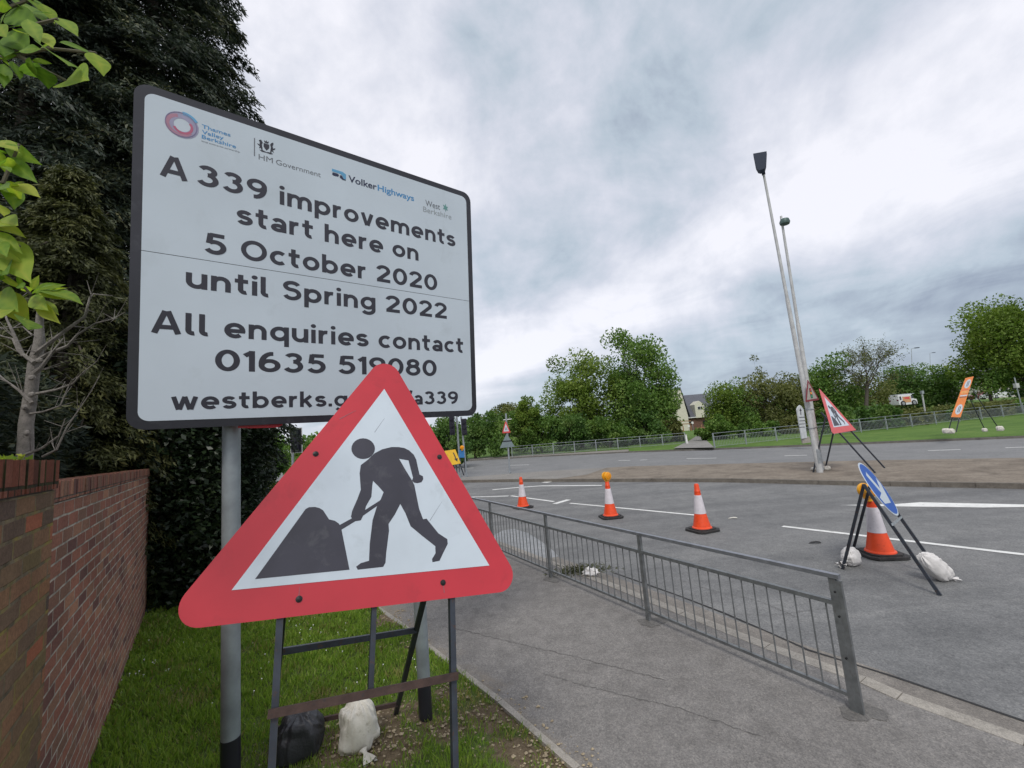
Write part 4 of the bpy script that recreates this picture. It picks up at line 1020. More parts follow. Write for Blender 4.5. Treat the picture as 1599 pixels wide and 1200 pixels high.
def hedge(name, label, path, wid, ht, n, m, leaf, asp=.5, cat='hedge', z=.1, core=True, seed=1, top=.35, lump=.35):
    t = thing(name, label, cat, path[0]); P = [np.array(p, float) for p in path]
    L = [0]
    for a, b in zip(P, P[1:]): L.append(L[-1] + np.linalg.norm(b - a))
    s_ = rng.uniform(0, L[-1], n); i = np.clip(np.searchsorted(L, s_) - 1, 0, len(P) - 2); A_ = np.array(P)[i]; B_ = np.array(P)[i + 1]
    f_ = ((s_ - np.array(L)[i]) / (np.array(L)[i + 1] - np.array(L)[i]))[:, None]; c = A_ + (B_ - A_) * f_
    d = (B_ - A_); d /= np.linalg.norm(d, axis=1, keepdims=True); nrm_ = np.stack([-d[:, 1], d[:, 0], 0 * d[:, 0]], 1)
    h = rng.uniform(-.04, 1, n) * ht
    sidev = np.where(rng.uniform(size=n) < .72, -1, 1)
    lum = lump * (np.sin(1.9 * s_ + 1.1 * h + seed) * np.sin(2.3 * h - .8 * s_ + 2 * seed) + .6 * np.sin(5.3 * s_ + 4.1 * h) * np.sin(3.7 * h + seed))
    off = (wid / 2 + lum) * np.where(h > ht * (1 - top), np.sqrt(np.clip(1 - ((h / ht - (1 - top)) / top) ** 2, 0, 1)), 1) * rng.uniform(.62, 1.02, n) ** .5
    cap_ = rng.uniform(size=n) < .16; c = np.where(cap_[:, None], P[0] - nrm(P[1] - P[0]) * (rng.uniform(-.25, .30, n) + .3 * lum)[:, None], c); off = np.where(cap_, wid / 2 * rng.uniform(0, 1, n), off)
    C_ = c + nrm_ * (off * sidev)[:, None] + np.stack([0 * h, 0 * h, h + z + .3 * lum], 1) + rng.normal(0, .05, (n, 3))
    D_ = nrm_ * sidev[:, None] * .8 + rng.normal(0, .7, (n, 3)) + np.array((0, 0, -.25))
    T_ = np.clip(rng.normal(.45, .2, n) + .25 * np.sin(3 * s_ + 2 * h) * np.sin(2.7 * h), 0, 1)
    L_ = rng.uniform(.6, 1.4, n) * leaf
    leafcards('foliage', C_, D_, L_, L_ * asp, T_, m, t)
    st = MB()
    for k in range(int(L[-1] / .35)):
        s0 = (k + .5) * .35; j = max(0, min(len(P) - 2, np.searchsorted(L, s0) - 1)); b0 = P[j] + (P[j + 1] - P[j]) * ((s0 - L[j]) / (L[j + 1] - L[j]))
        for q_ in range(3):
            o_ = np.array((rng.normal(0, .14), rng.normal(0, .14), 0)); st.tube([b0 + np.array((0, 0, z - .1)), b0 + o_ + np.array((0, 0, ht * .5)), b0 + o_ * 1.8 + np.array((0, 0, ht * .88))], [.04, .025, .008], 5, False)
    st.build('stems', mBarkD, t, fix=False)
    return t
def gx(px, py, Y): p = at(px, py, Y); return (p[0], p[1], .1)
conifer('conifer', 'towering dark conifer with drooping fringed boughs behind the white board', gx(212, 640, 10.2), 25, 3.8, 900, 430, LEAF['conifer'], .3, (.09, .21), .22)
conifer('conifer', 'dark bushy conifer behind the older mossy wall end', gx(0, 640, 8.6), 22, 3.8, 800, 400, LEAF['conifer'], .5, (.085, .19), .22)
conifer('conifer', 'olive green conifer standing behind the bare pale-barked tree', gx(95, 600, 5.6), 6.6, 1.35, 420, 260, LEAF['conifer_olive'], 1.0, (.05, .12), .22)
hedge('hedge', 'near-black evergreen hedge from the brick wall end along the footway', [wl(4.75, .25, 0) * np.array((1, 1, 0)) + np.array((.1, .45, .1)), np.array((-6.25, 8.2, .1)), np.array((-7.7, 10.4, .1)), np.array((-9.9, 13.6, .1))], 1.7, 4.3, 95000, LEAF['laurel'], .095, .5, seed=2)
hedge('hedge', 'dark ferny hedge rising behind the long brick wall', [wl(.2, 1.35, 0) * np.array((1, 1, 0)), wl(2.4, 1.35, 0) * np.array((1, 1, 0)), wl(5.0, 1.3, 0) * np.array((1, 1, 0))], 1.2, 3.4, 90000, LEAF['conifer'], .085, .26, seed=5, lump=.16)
shrub(386, 650, 872, 92, 11.5, 'privet', 'feathery green shrub in front of the dark hedge beside the board post', ncl=46, per=300, leaf=.085, crad=.34, base=0.0, low=-1.0)

def bigleaves(name, spec, m, parent):
    """Real leaves: a bent five-by-three blade for each (base, tip, width share, tone)."""
    V, F_, T_ = [], [], []
    for base, tip, w, tone in spec:
        base, tip = np.array(base), np.array(tip); tip = base + (tip - base) * .82; d = tip - base; L = np.linalg.norm(d); d = d / L
        s_ = np.cross(d, rng.normal(size=3) * .5 + np.array((.2, -.8, .6))); s_ /= np.linalg.norm(s_); n_ = np.cross(s_, d)
        k = len(V); bend = rng.uniform(-.05, .30); cup = rng.uniform(.02, .11); tw = rng.normal(0, .25)
        prof = (0.03, .42, .74, .93, 1.0, .97, .86, .68, .45, .20, .02)
        for i, pw in enumerate(prof):
            t = i / (len(prof) - 1); c = base + d * L * t - n_ * L * bend * t * t * .8
            ss = s_ * math.cos(tw * t) + n_ * math.sin(tw * t); nn2 = np.cross(ss, d)
            for j in (-1, -.5, 0, .5, 1):
                wav = .006 * L * math.sin(9 * t + 3 * j + k)
                V.append(c + ss * j * L * w * .5 * pw + nn2 * (abs(j) * L * w * .5 * pw * cup * 2 + wav * abs(j))); T_.append(min(1, max(0, tone + (.16 if j == 0 else (.05 if i % 2 else -.06)) + rng.normal(0, .035))))
        for i in range(len(prof) - 1):
            for j in range(4): F_.append((k + i * 5 + j, k + i * 5 + j + 1, k + (i + 1) * 5 + j + 1, k + (i + 1) * 5 + j))
    mb = MB(); mb.add(V, F_); o = mb.build(name, m, parent, fix=False); o.data.polygons.foreach_set('use_smooth', [True] * len(o.data.polygons))
    a = o.data.attributes.new('tone', 'FLOAT', 'POINT'); a.data.foreach_set('value', np.array(T_, np.float32)); return o
Z6 = lambda x, y: (x / 3, y / 3); Z7 = lambda x, y: (x / 3, y / 3 + 350)
def branch(label, twigs, leaves, Y, wid, tone, seed):
    rg = random.Random(seed); b0 = at(*twigs[0][0], Y)
    t = thing('leafy_branch', label, 'branch', b0); mb = MB()
    for tw in twigs:
        mb.tube([at(x, y, Y + .02) for x, y in tw], [.006 * (1 - .6 * i / len(tw)) for i in range(len(tw))], 6)
    mb.build('twig', mTwig, t, fix=False)
    bigleaves('leaves', [(at(*b, Y + rg.uniform(-.05, .05)), at(*p, Y + rg.uniform(-.10, .06)), wid * rg.uniform(.8, 1.2), tone + rg.uniform(-.3, .35)) for b, p in leaves], LEAF['bright'], t)
    return t
top = [((280, 200), (462, 248)), ((440, 250), (497, 340)), ((230, 240), (350, 310)), ((310, 378), (402, 338)), ((190, 315), (235, 412)), ((140, 270), (155, 380)), ((60, 290), (100, 395)), ((20, 300), (10, 415)), ((40, 130), (180, 105)),
       ((30, 70), (170, 90)), ((60, -10), (262, 135)), ((120, -20), (210, 40)), ((275, 85), (365, 140)), ((190, 230), (260, 175)), ((90, 240), (195, 205)), ((150, 285), (255, 285)), ((-10, 115), (45, 195)), ((-10, 200), (30, 250)), ((-20, 10), (65, 40)),
       ((120, 160), (235, 165)), ((40, 150), (120, 240)), ((-30, 260), (60, 300)), ((150, 60), (260, 60)), ((200, 20), (270, 110)), ((60, 210), (0, 280)), ((110, 300), (190, 350)), ((-20, 330), (40, 350)), ((30, 60), (-20, 120)), ((130, 90), (190, 200)), ((20, 180), (110, 150))]
branch('overhanging bright green leafy branch against the dark conifer at the top of the photo', [[(-60, 100), (20, 88), (75, 76), (150, 83)], [(20, 88), (50, 40), (90, 30)], [(30, 88), (70, 110), (105, 127)], [(-30, 30), (20, 10), (60, -5)]], [(Z6(*a), Z6(*b)) for a, b in top], .98, .50, .50, 1)
top += [((a[0] + random.uniform(-25, 25), a[1] + random.uniform(-25, 25)), (a[0] + (b[0] - a[0]) * .55 + random.uniform(-45, 45), a[1] + (b[1] - a[1]) * .55 + random.uniform(-45, 45))) for a, b in top[::1]]
top += [((a[0] + random.uniform(-60, 40), a[1] + random.uniform(-50, 50)), (b[0] + random.uniform(-70, 10) - (b[0] - a[0]) * .35, b[1] + random.uniform(-50, 40) - (b[1] - a[1]) * .3)) for a, b in top[:22]]
mid = [(Z6(-10, 665), Z6(55, 650)), (Z6(20, 675), Z6(182, 772)), (Z6(35, 738), Z6(178, 872)), (Z6(60, 862), Z6(192, 900)), (Z6(45, 850), Z6(75, 1003)), (Z6(-15, 780), Z6(45, 765)), (Z6(-10, 700), Z6(30, 830)), (Z6(-20, 880), Z6(60, 880)), (Z6(0, 690), Z6(60, 640)),
       (Z7(-30, 0), Z7(130, 48)), (Z7(-30, 35), Z7(132, 145)), (Z7(-30, 75), Z7(128, 240)), (Z7(-20, 130), Z7(110, 190)), (Z7(-20, 225), Z7(135, 335)), (Z7(5, 315), Z7(125, 470)), (Z7(110, 300), Z7(65, 225)), (Z7(120, 440), Z7(160, 480)),
       (Z6(-20, 1045), Z6(95, 1050)), (Z6(-20, 1090), Z6(100, 1180)), (Z6(-20, 950), Z6(40, 1010)), (Z7(-30, 380), Z7(20, 470)), (Z7(-40, 180), Z7(70, 260))]
branch('bright yellow-green leafy branch with long pointed leaves above the mossy wall', [[(-40, 300), (5, 285), (20, 250), (30, 225)], [(-40, 440), (10, 400), (30, 440), (48, 460)], [(-40, 360), (10, 372), (30, 385)], [(-40, 300), (-44, 360), (-40, 440)]], mid + [(b_, (b_[0] + (t_[0] - b_[0]) * .5 + random.uniform(-14, 14), b_[1] + (t_[1] - b_[1]) * .5 + random.uniform(-14, 14))) for b_, t_ in mid], 1.05, .34, .60, 2)
ros = [(Z7(150, 330), Z7(242, 240)), (Z7(155, 320), Z7(298, 265)), (Z7(190, 310), Z7(412, 322)), (Z7(180, 325), Z7(352, 362)), (Z7(170, 350), Z7(300, 442)), (Z7(165, 360), Z7(292, 488)), (Z7(140, 320), Z7(95, 280)), (Z7(150, 310), Z7(175, 225)), (Z7(160, 340), Z7(260, 300)), (Z7(150, 340), Z7(200, 400)), (Z7(130, 330), Z7(60, 380)), (Z7(230, 310), Z7(330, 290))]
# the small tree with pale bark
Yt = 2.75
T7 = lambda pts, Y=Yt: [at(*Z7(x, y), Y) for x, y in pts]
st_ = thing('small_tree', 'small pale-barked tree with bare twigs and a leaf tuft, growing behind the mossy wall', 'tree', at(40, 740, Yt) * np.array((1, 1, 0)) + np.array((0, 0, .3)))
tk = MB(); trunk = [(95, 1500), (105, 1200), (112, 1040), (122, 940), (145, 800), (160, 660), (178, 560), (180, 470), (190, 400), (196, 330)]
TP = T7(trunk)
tk.tube([p + np.array((rng.normal(0, .004), rng.normal(0, .004), 0)) for p in TP], [.046, .043, .040, .037, .034, .033, .030, .022, .016, .008], 12)
for k_ in ((150, 800), (118, 860), (185, 640), (150, 720), (128, 980)):
    tk.lathe(at(*Z7(*k_), Yt - .045), [(.020, 0), (.016, .012), (.004, .018)], 8, (rng.normal(0, .4), -1, .1))
tk.build('trunk', mBark, st_, smooth=True, fix=False)
for pts, r0 in ((((165, 610), (200, 590), (300, 490), (380, 430), (425, 350), (415, 310)), .016), (((170, 640), (215, 610), (300, 570), (380, 520), (470, 470), (550, 430), (590, 415)), .012), (((160, 700), (190, 680), (270, 590), (292, 520)), .016), (((150, 800), (250, 785), (320, 740), (400, 690), (452, 640)), .010),
                (((140, 890), (200, 880), (270, 850), (320, 760), (345, 730)), .008), (((160, 650), (110, 600), (50, 545), (-20, 515)), .014), (((150, 840), (90, 790), (30, 730), (-30, 680)), .012), (((120, 1080), (210, 1045), (280, 985), (310, 910)), .010), (((200, 1090), (265, 1060), (330, 950), (370, 860), (420, 780)), .008),
                (((110, 620), (75, 520), (40, 430), (30, 380)), .012), (((150, 520), (80, 500), (-10, 490)), .006)):
    b_ = MB(); q_ = T7(pts, Yt - .03); q_ = [p + rng.normal(0, .012, 3) * (i > 0) for i, p in enumerate(q_)]
    b_.tube(q_, [r0 * (1 - .8 * i / (len(q_) - 1)) for i in range(len(q_))], 7)
    for i in range(1, len(q_)):
        for _ in range(2):
            s0 = q_[i - 1] + (q_[i] - q_[i - 1]) * rng.uniform(.2, 1); e_ = s0 + (q_[i] - q_[i - 1]) * rng.uniform(.3, .8) + rng.normal(0, .06, 3) + np.array((0, 0, .05)); b_.tube([s0, e_], [r0 * .25, .0012], 4, False)
    b_.build('bough', mBark, st_, smooth=True, fix=False)
bigleaves('leaf_tuft', [(at(*b, Yt - .1 + rng.uniform(-.1, .1)), at(*p, Yt - .15 + rng.uniform(-.12, .1)), .34 * rng.uniform(.8, 1.25), .7 + rng.uniform(-.25, .3)) for b, p in ros], LEAF['bright'], st_)
# little creeping plant on top of the old coping
cp = at(15, 688, 1.95); pl = thing('creeping_plant', 'little yellow-green creeping plant on top of the mossy wall end', 'plant', cp)
n = 420; C_ = np.stack([np.full(n, 0.)] * 3, 1); xs = rng.uniform(-.9, xe - .12, n); C_ = np.array([wl(x, rng.uniform(.0, .2), 29 * .075 + .13 + abs(rng.normal(0, .012))) for x in xs])
leafcards('leaves', C_, unit(n) + np.array((0, 0, .5)), rng.uniform(.015, .035, n), rng.uniform(.008, .02, n), rng.uniform(.3, 1, n), LEAF['bright'], pl)

# ------------------------------------------------------------------ grass, daisies and gravel on the bank
def onbank(n, ymax=9.5):
    # denser near the camera, where single blades can be told apart
    y = 1.6 + (ymax - 1.6) * rng.uniform(0, 1, n) ** 1.9; x = rng.uniform(-7.0, 1.4, n)
    ds = [(x - a[0]) * EN[0] + (y - a[1]) * EN[1] for a in (E0,)][0]
    ex = np.interp(y, [p[1] for p in edge], [p[0] for p in edge])
    keep = (x < ex - .06) & (((x - wo[0]) * -wy[0] + (y - wo[1]) * -wy[1]) > .01) | ((x < ex - .06) & (y > 5.9) & (x > -6.3))
    keep &= ~((y > 5.9) & (x < -5.4))
    return x[keep], y[keep]
x, y = onbank(360000)
dn = dirtness(x, y); patch = np.sin(2.1 * x + 1.3 * y) * np.sin(1.7 * y - 2.4 * x) * .5 + .5
tuft = np.sin(13 * x + 5 * y) * np.sin(11 * y - 7 * x) * .5 + .5
ok = rng.uniform(size=len(x)) > np.clip(dn * .92 + .22 * (1 - tuft), 0, .985)
x, y, patch, tuft, dn = x[ok], y[ok], patch[ok], tuft[ok], dn[ok]; n = len(x)
C_ = np.stack([x, y, bank(x, y) - .012], 1)
D_ = np.stack([rng.normal(0, .42, n), rng.normal(0, .42, n), np.ones(n)], 1)
L_ = rng.uniform(.035, .085, n) * (.75 + .6 * tuft) * (1 - .35 * dn)
mBlade = leafmat('grass_blade', [(0, (.36, .31, .14)), (.12, (.26, .28, .08)), (.3, (.16, .27, .04)), (.65, (.26, .39, .06)), (1, (.42, .50, .12))], .48, .5)
g_ = leafcards('grass', C_, D_, L_, np.maximum(.0045, .0022 * np.hypot(x, y)) * rng.uniform(.7, 1.3, n), np.clip(.50 + .18 * (patch - .5) + rng.normal(0, .20, n) - .25 * dn - .22 * (np.sin(5.3 * x + 2) * np.sin(6.1 * y) > .45), 0, 1), mBlade, None, .4)
stuff(g_, 'rough green grass covering the bank below the brick wall', 'grass')
dm = MB()
cl = [(505, 995, 26, 45), (490, 985, 16, 30), (580, 1005, 10, 30), (230, 1070, 12, 40), (190, 1100, 10, 30), (640, 1010, 8, 30), (330, 1010, 10, 60), (300, 1120, 8, 60), (450, 1040, 8, 60), (560, 1060, 12, 50), (640, 1060, 10, 30), (385, 1080, 8, 50)]
for cx, cy, k_, sd in cl:
    for _ in range(int(k_ * .6)):
        p = G(cx + random.gauss(0, sd * .7), cy + random.gauss(0, sd * .35), .15); 
        if (p[0] - E0[0]) * EN[0] + (p[1] - E0[1]) * EN[1] < .1: continue
        p[2] = bank(p[0], p[1]) + random.uniform(.02, .05); dm.lathe(p, [(.0015, -.04), (.0015, -.002), (.0065, 0), (.005, .003)], 7, (random.gauss(0, .3), random.gauss(-.2, .3), 1))
stuff(dm.build('daisies', mat('petal_white', (.78, .78, .74), .8), fix=False), 'scattered white daisies in the grass of the bank', 'daisies')
gm = MB()
for c, r_ in dirt[:11]:
    for _ in range(int(420 * r_)):
        x_, y_ = c[0] + random.gauss(0, r_ * .6), c[1] + random.gauss(0, r_ * .6); s_ = random.choice((.006, .008, .010, .013, .018)) * random.uniform(.7, 1.2)
        d_ = (x_ - E0[0]) * EN[0] + (y_ - E0[1]) * EN[1]
        z_ = bank(x_, y_) if d_ > 0 else .004
        if d_ < -.25: continue
        a_ = random.uniform(0, 3.1); P = []
        for i in range(6): P.append((x_ + s_ * math.cos(a_ + i * 1.047) * random.uniform(.7, 1.2), y_ + s_ * .75 * math.sin(a_ + i * 1.047) * random.uniform(.7, 1.2), z_ + s_ * .1))
        k_ = len(gm.v); gm.v += P + [(x_ + random.gauss(0, s_ * .3), y_, z_ + s_ * .75), (x_ + s_ * .3, y_ + s_ * .2, z_ + s_ * .6)]
        gm.f += [(k_ + i, k_ + (i + 1) % 6, k_ + 6) for i in range(6)]
stuff(gm.build('gravel', mat('pebbles', (.34, .28, .19), .9, 0, .45, 45, col2=(.20, .13, .08)), fix=False), 'loose tan pebbles in the worn patches beside the path', 'gravel')
# ------------------------------------------------------------------ traffic cones
def make_cone(loc, rz, label):
    t = thing('traffic_cone', label, 'cone', (0, 0, 0), 'traffic cones along the road')
    s_ = .285; ch = .09
    oc = [(s_ - ch, -s_), (s_, -s_ + ch), (s_, s_ - ch), (s_ - ch, s_), (-s_ + ch, s_), (-s_, s_ - ch), (-s_, -s_ + ch), (-s_ + ch, -s_)]
    b = MB().prism([(p[0], p[1], .012) for p in oc], (0, 0, .036)); b.prism([(p[0] * .80, p[1] * .80, .0475) for p in oc], (0, 0, .022))
    for q_ in ((.2, .2), (-.2, .2), (.2, -.2), (-.2, -.2)): b.box((q_[0], q_[1], .006), (.09, .09, .014))
    b.build('base', mRubber, t)
    MB().lathe((0, 0, 0), [(.205, .066), (.200, .085), (.178, .10), (.118, .375)], 28).build('body', mOrange, t, smooth=True)
    MB().lathe((0, 0, 0), [(.1215, .37), (.124, .372), (.075, .755), (.070, .758)], 28).build('reflective_sleeve', mSleeve, t, smooth=True)
    MB().lathe((0, 0, 0), [(.070, .75), (.0635, .83), (.067, .845), (.058, .86), (.048, .975), (.042, .995), (.03, 1.0)], 24).build('neck', mOrange, t, smooth=True)
    t.location = tuple(loc); t.rotation_euler = (0, 0, rz); return t
c3 = make_cone(G(1097, 829, ZR), .35, 'orange and white traffic cone without a lamp, third from the keep-arrow disc end of the guardrail')
c3['label'] = 'bare-topped traffic cone, nearest of the lampless ones, right of the amber-lamp cone'
c2 = dup(c3, G(954, 808.5, ZR), .1, 'traffic cone in the middle of the row, carrying an amber lamp')
c1 = dup(c3, G(817, 793.5, ZR), .6, 'farthest bare-topped traffic cone, beside the bent white lane line')
c4 = dup(c3, G(1376, 868, ZR), -.15, 'nearest traffic cone, standing behind the blue arrow disc')
def road_lamp(loc, rz, label):
    t = thing('warning_lamp', label, 'lamp', (0, 0, 0), 'amber lamps on the traffic cones')
    MB().box((0, 0, .03), (.10, .09, .07)).lathe((0, 0, -.04), [(.05, 0), (.052, .04)], 12).build('housing', mAmberBody, t)
    for s_ in (-1, 1):
        MB().lathe((0, s_ * .03, .13), [(.108, 0), (.112, .02), (.106, .045)], 24, (0, s_, 0)).build('lens_rim', mAmberBody, t, smooth=True)
        k = MB(); k.lathe((0, s_ * .06, .13), [(.094, 0), (.090, .022), (.06, .034), (.02, .038)], 24, (0, s_, 0)); k.build('lens', mAmber, t, smooth=True)
    t.location = tuple(loc); t.rotation_euler = (0, 0, rz); return t
lp = road_lamp(np.array(c2.location) + np.array((0, 0, .96)), .55, 'round amber warning lamp on top of the middle cone')
dup(lp, np.array(c4.location) + np.array((-.05, -.02, .90)), .15, 'amber warning lamp on the cone behind the blue arrow disc')

# ------------------------------------------------------------------ A-frame signs
def solve_hinge(F1, B1, px):
    def err(t, h): p = F1 + (B1 - F1) * t; p = np.array((p[0], p[1], p[2] + h)); r_ = proj(p); return (r_[0] - px[0]) ** 2 + (r_[1] - px[1]) ** 2, p
    best = min((err(t, h) for t in np.linspace(.1, .95, 100) for h in np.linspace(.3, 2.6, 120)), key=lambda e: e[0]); return best[1]
def aframe(name, label, F1, F2, B1, B2, hpx, th=.028, over=0.0, bars=True):
    t = thing(name, label, 'road sign', (F1 + F2 + B1 + B2) / 4)
    H1 = solve_hinge(F1, B1, hpx); H2 = H1 + (F2 - F1)
    for F_, H_ in ((F1, H1), (F2, H2)): MB().bar(F_, H_ + (H_ - F_) * over, th, th * 1.2, F2 - F1).build('front_leg', mBlackSteel, t)
    for B_, H_ in ((B1, H1), (B2, H2)): MB().bar(B_, H_ + (F2 - F1) * 0 + np.array((0, 0, .0)), th, th * 1.2, F2 - F1).build('rear_leg', mBlackSteel, t)
    return t, H1, H2
# blue keep-right disc
F1, B1, B2 = G(1468, 930, ZR), G(1316, 889, ZR), G(1332, 860, ZR)
F2 = G(1472, 902, ZR)
fr_, H1, H2 = aframe('arrow_sign', 'round blue sign with a white arrow, leaning on a black frame in the road', F1, F2, B1, B2, (1349, 757), .036)
ln = nrm(np.cross(F2 - F1, H1 - F1)); ln = ln if ln[2] > 0 else -ln
AF = Face(H1 + ln * .03, F2 - F1, ln)
pts = [AF.uv(*p) for p in ((1348, 724), (1399, 802), (1344.5, 742), (1386, 793))]
e0, e1 = AF.uv(1346.5, 724.5), AF.uv(1398, 804.5); dc = (e0 + e1) / 2; dr = np.linalg.norm(e0 - e1) / 2
disc = fr_
circ = lambda r_, n=48: [(dc[0] + r_ * math.cos(2 * math.pi * k / n), dc[1] + r_ * math.sin(2 * math.pi * k / n)) for k in range(n)]
plate(AF, circ(dr), -.006, 0).build('rim', mWhite, disc)
plate(AF, circ(dr * .94), .0004, .003).build('blue_disc', mBlue, disc)
a0_, a1_ = AF.uv(1354, 745), AF.uv(1391.5, 789); ad = nrm(np.array(a1_) - np.array(a0_)); an_ = np.array((-ad[1], ad[0])); al = dr * .62
arr = [(-al, -.07), (.20 * al, -.07), (-.05 * al, -.36), (.35 * al, -.36), (al, 0), (.35 * al, .36), (-.05 * al, .36), (.20 * al, .07), (-al, .07)]
arr = [dc + ad * p[0] + an_ * p[1] * (dr / .45) for p in arr]
plate(AF, arr, .0034, .0055).build('arrow', mWhite2, disc)
plate(AF, [AF.uv(*p) for p in ((1394, 817), (1408, 806), (1409, 809), (1396, 821))], -.02, 0).build('clip', mGalv, disc)
sb = G(1326, 884, ZR)
sack('sandbag', sb + np.array((.05, .0, .13)), (.26, .21, .25), mSackV, 'bright white sandbag slung on the rear feet of the blue arrow frame', gS, 21, ((-.14, -.06, -.03), (-1, -.4, -.3), .13), rz=.4, lump=.2, tilt=-.3)
sc_ = at(1461, 896, F2[1] - .10)
sack('sandbag', (sc_[0], sc_[1], ZR + .185), (.39, .22, .23), mSackV, 'long bright white sandbag drooping over the front feet of the blue arrow frame', gS, 27, ((.15, -.03, -.15), (1, -.2, -.25), .09), rz=-.1, lump=.12, tilt=.88)
# smaller man-at-work triangle on the reservation
A1, A2 = G(1270, 738, .02), G(1289, 731, .02); Bq1 = G(1367, 739, .02); Bq2 = Bq1 + (A2 - A1)
fr2, K1, K2 = aframe('roadworks_sign', 'smaller red triangle of a digging man, leaning beside the tall lamp columns', Bq1, Bq2, A1, A2, (1289, 652), .045, .1)
ln2 = nrm(np.cross(Bq2 - Bq1, K1 - Bq1)); ln2 = ln2 if ln2[1] < 0 else -ln2
SF = Face(K1 + ln2 * .04, Bq2 - Bq1, ln2)
co = [SF.uv(*p) for p in ((1278.5, 606), (1300, 678), (1337, 672))]
tr2 = fr2
cc0 = sum(co) / 3
try: oo = roundpoly(co, .05, 6)
except Exception: oo = co
plate(SF, oo, -.006, 0).build('plate', mRed2, tr2)
ci = [cc0 + (c - cc0) * .66 for c in co]
plate(SF, ci, .001, .006).build('white_triangle', mWhite, tr2)
for P in PICN: plate(SF, [ci[0] + (ci[1] - ci[0]) * a + (ci[2] - ci[0]) * b for a, b in P], .0065, .012).build('pictogram', mPicto, tr2)
for px, sz, sd, lb in (((1272, 735), .17, 31, 'grubby sandbag at the rear foot of the island triangle frame'), ((1291, 734), .20, 33, 'pale sandbag at the foot of the tall lamp columns')):
    q_ = G(*px, .02); sack('sandbag', q_ + np.array((0, 0, sz * .33)), (sz * 1.3, sz, sz * .8), mSackW, lb, gS, sd)

# ------------------------------------------------------------------ tall lamp columns
def lamp_column(base, top, r0, r1, label, stem=None):
    t = thing('lamp_column', label, 'street lamp', base, 'tall lamp columns on the island')
    d = top - base
    MB().tube([base + np.array((0, 0, -.2)), base + d * .10, base + d * .105, base + d * .55, base + d * .56, base + d], [r0, r0 * .98, r0 * .86, r0 * .66, r0 * .56, r1], 18).build('column', mPole, t, smooth=True)
    for z in (1.6, 2.3): MB().lathe(base + d * (z / np.linalg.norm(d)), [(r0 * 1.0, 0), (r0 * 1.0, .035)], 18).build('band', mGalv, t)
    MB().box(base + d * .05 + np.array((-.01, -r0 * .93, 0)), (.10, .03, .5)).build('access_door', mGalv, t)
    return t
b1 = G(1280.5, 738, .02); t1 = at(1192, 270, b1[1])
l1_ = lamp_column(b1, t1, .105, .042, 'taller pale lamp column with a flat dark lantern, rising from the island')
lpn = nrm((-.32, -.55, .95)); LF = Face(t1, (1, .1, 0), lpn)
MB().bar(t1 - nrm(t1 - b1) * .1, t1 + nrm(t1 - b1) * .25, .09, .09).build('spigot', mLampHead, l1_)
MB().prism([onplane(p, t1 + np.array((0, 0, .12)), lpn) for p in ((1188, 272), (1194.5, 269), (1196.5, 262), (1197.5, 241), (1176.5, 244.5), (1180.5, 265), (1184, 271))], lpn * .14).build('lantern', mLampHead, l1_)
MB().prism([onplane(p, t1 + np.array((0, 0, .108)), lpn) for p in ((1193, 258), (1194.2, 247), (1181.5, 249), (1184.5, 260))], lpn * .012).build('lamp_glass', mLensOff, l1_)
b2 = G(1289.5, 735.5, .02) + np.array((0, .25, 0)); t2 = at(1219.5, 338, b2[1])
l2_ = lamp_column(b2, t2, .105, .042, 'shorter pale lamp column with a rounded dark lantern, beside the taller one')
hd = at(1226, 346.5, b2[1] - .1)
MB().lathe(hd + np.array((0, 0, .15)), [(.05, 0), (.15, -.05), (.19, -.17), (.17, -.25), (.08, -.28)], 20, (.12, 0, 1)).build('lantern', mLampHead2, l2_, smooth=True)
MB().tube([t2 + np.array((0, 0, -.12)), hd + np.array((0, 0, .02))], .05, 8).build('bracket', mGalv, l2_)
def vface(px, depthpt):
    best = None
    for yw in np.linspace(-80, 80, 161):
        n_ = np.array((math.sin(RAD(yw)), -math.cos(RAD(yw)), 0)); P = [onplane(p, depthpt, n_) for p in px]; L = [np.linalg.norm(P[i] - P[(i + 1) % 3]) for i in range(3)]
        e = (max(L) - min(L)) / np.mean(L)
        if best is None or e < best[0]: best = (e, n_)
    return Face(depthpt, np.cross((0, 0, 1.), best[1]), best[1])
tsp = [(1261, 592.5), (1257.8, 628.5), (1279.5, 624.8)]
VF = vface(tsp, at(1268, 618, b1[1] - .25))
ts = thing('traffic_signals_sign', 'small triangle with red, amber and green dots fixed to the tall lamp column', 'road sign', VF.o)
tc_ = [VF.uv(*p) for p in tsp]; tm = sum(tc_) / 3
plate(VF, roundpoly(tc_, .03, 5), -.006, 0).build('plate', mat('sign_dull_red', (.20, .018, .03), .4), ts)
plate(VF, [tm + (c - tm) * .74 for c in tc_], .001, .006).build('white_triangle', mat('dull_white', (.36, .33, .29), .5), ts)
hgt = np.linalg.norm(tc_[0] - (tc_[1] + tc_[2]) / 2)
upv = nrm(tc_[0] - (tc_[1] + tc_[2]) / 2)
sidev_ = np.array((upv[1], -upv[0]))
plate(VF, [tm + upv * hgt * a + sidev_ * hgt * b for a, b in ((-.20, -.085), (.26, -.085), (.26, .085), (-.20, .085))], .0065, .009).build('signal_symbol', mPicto, ts)
for k, m_ in ((.18, mRed), (.03, mAmber), (-.12, mat('green_dot', (.03, .30, .12), .5))):
    c = tm + upv * hgt * k; plate(VF, [c + hgt * .06 * np.array((math.cos(a), math.sin(a))) for a in np.linspace(0, 6.28, 14)[:-1]], .0095, .012).build('dot', m_, ts)

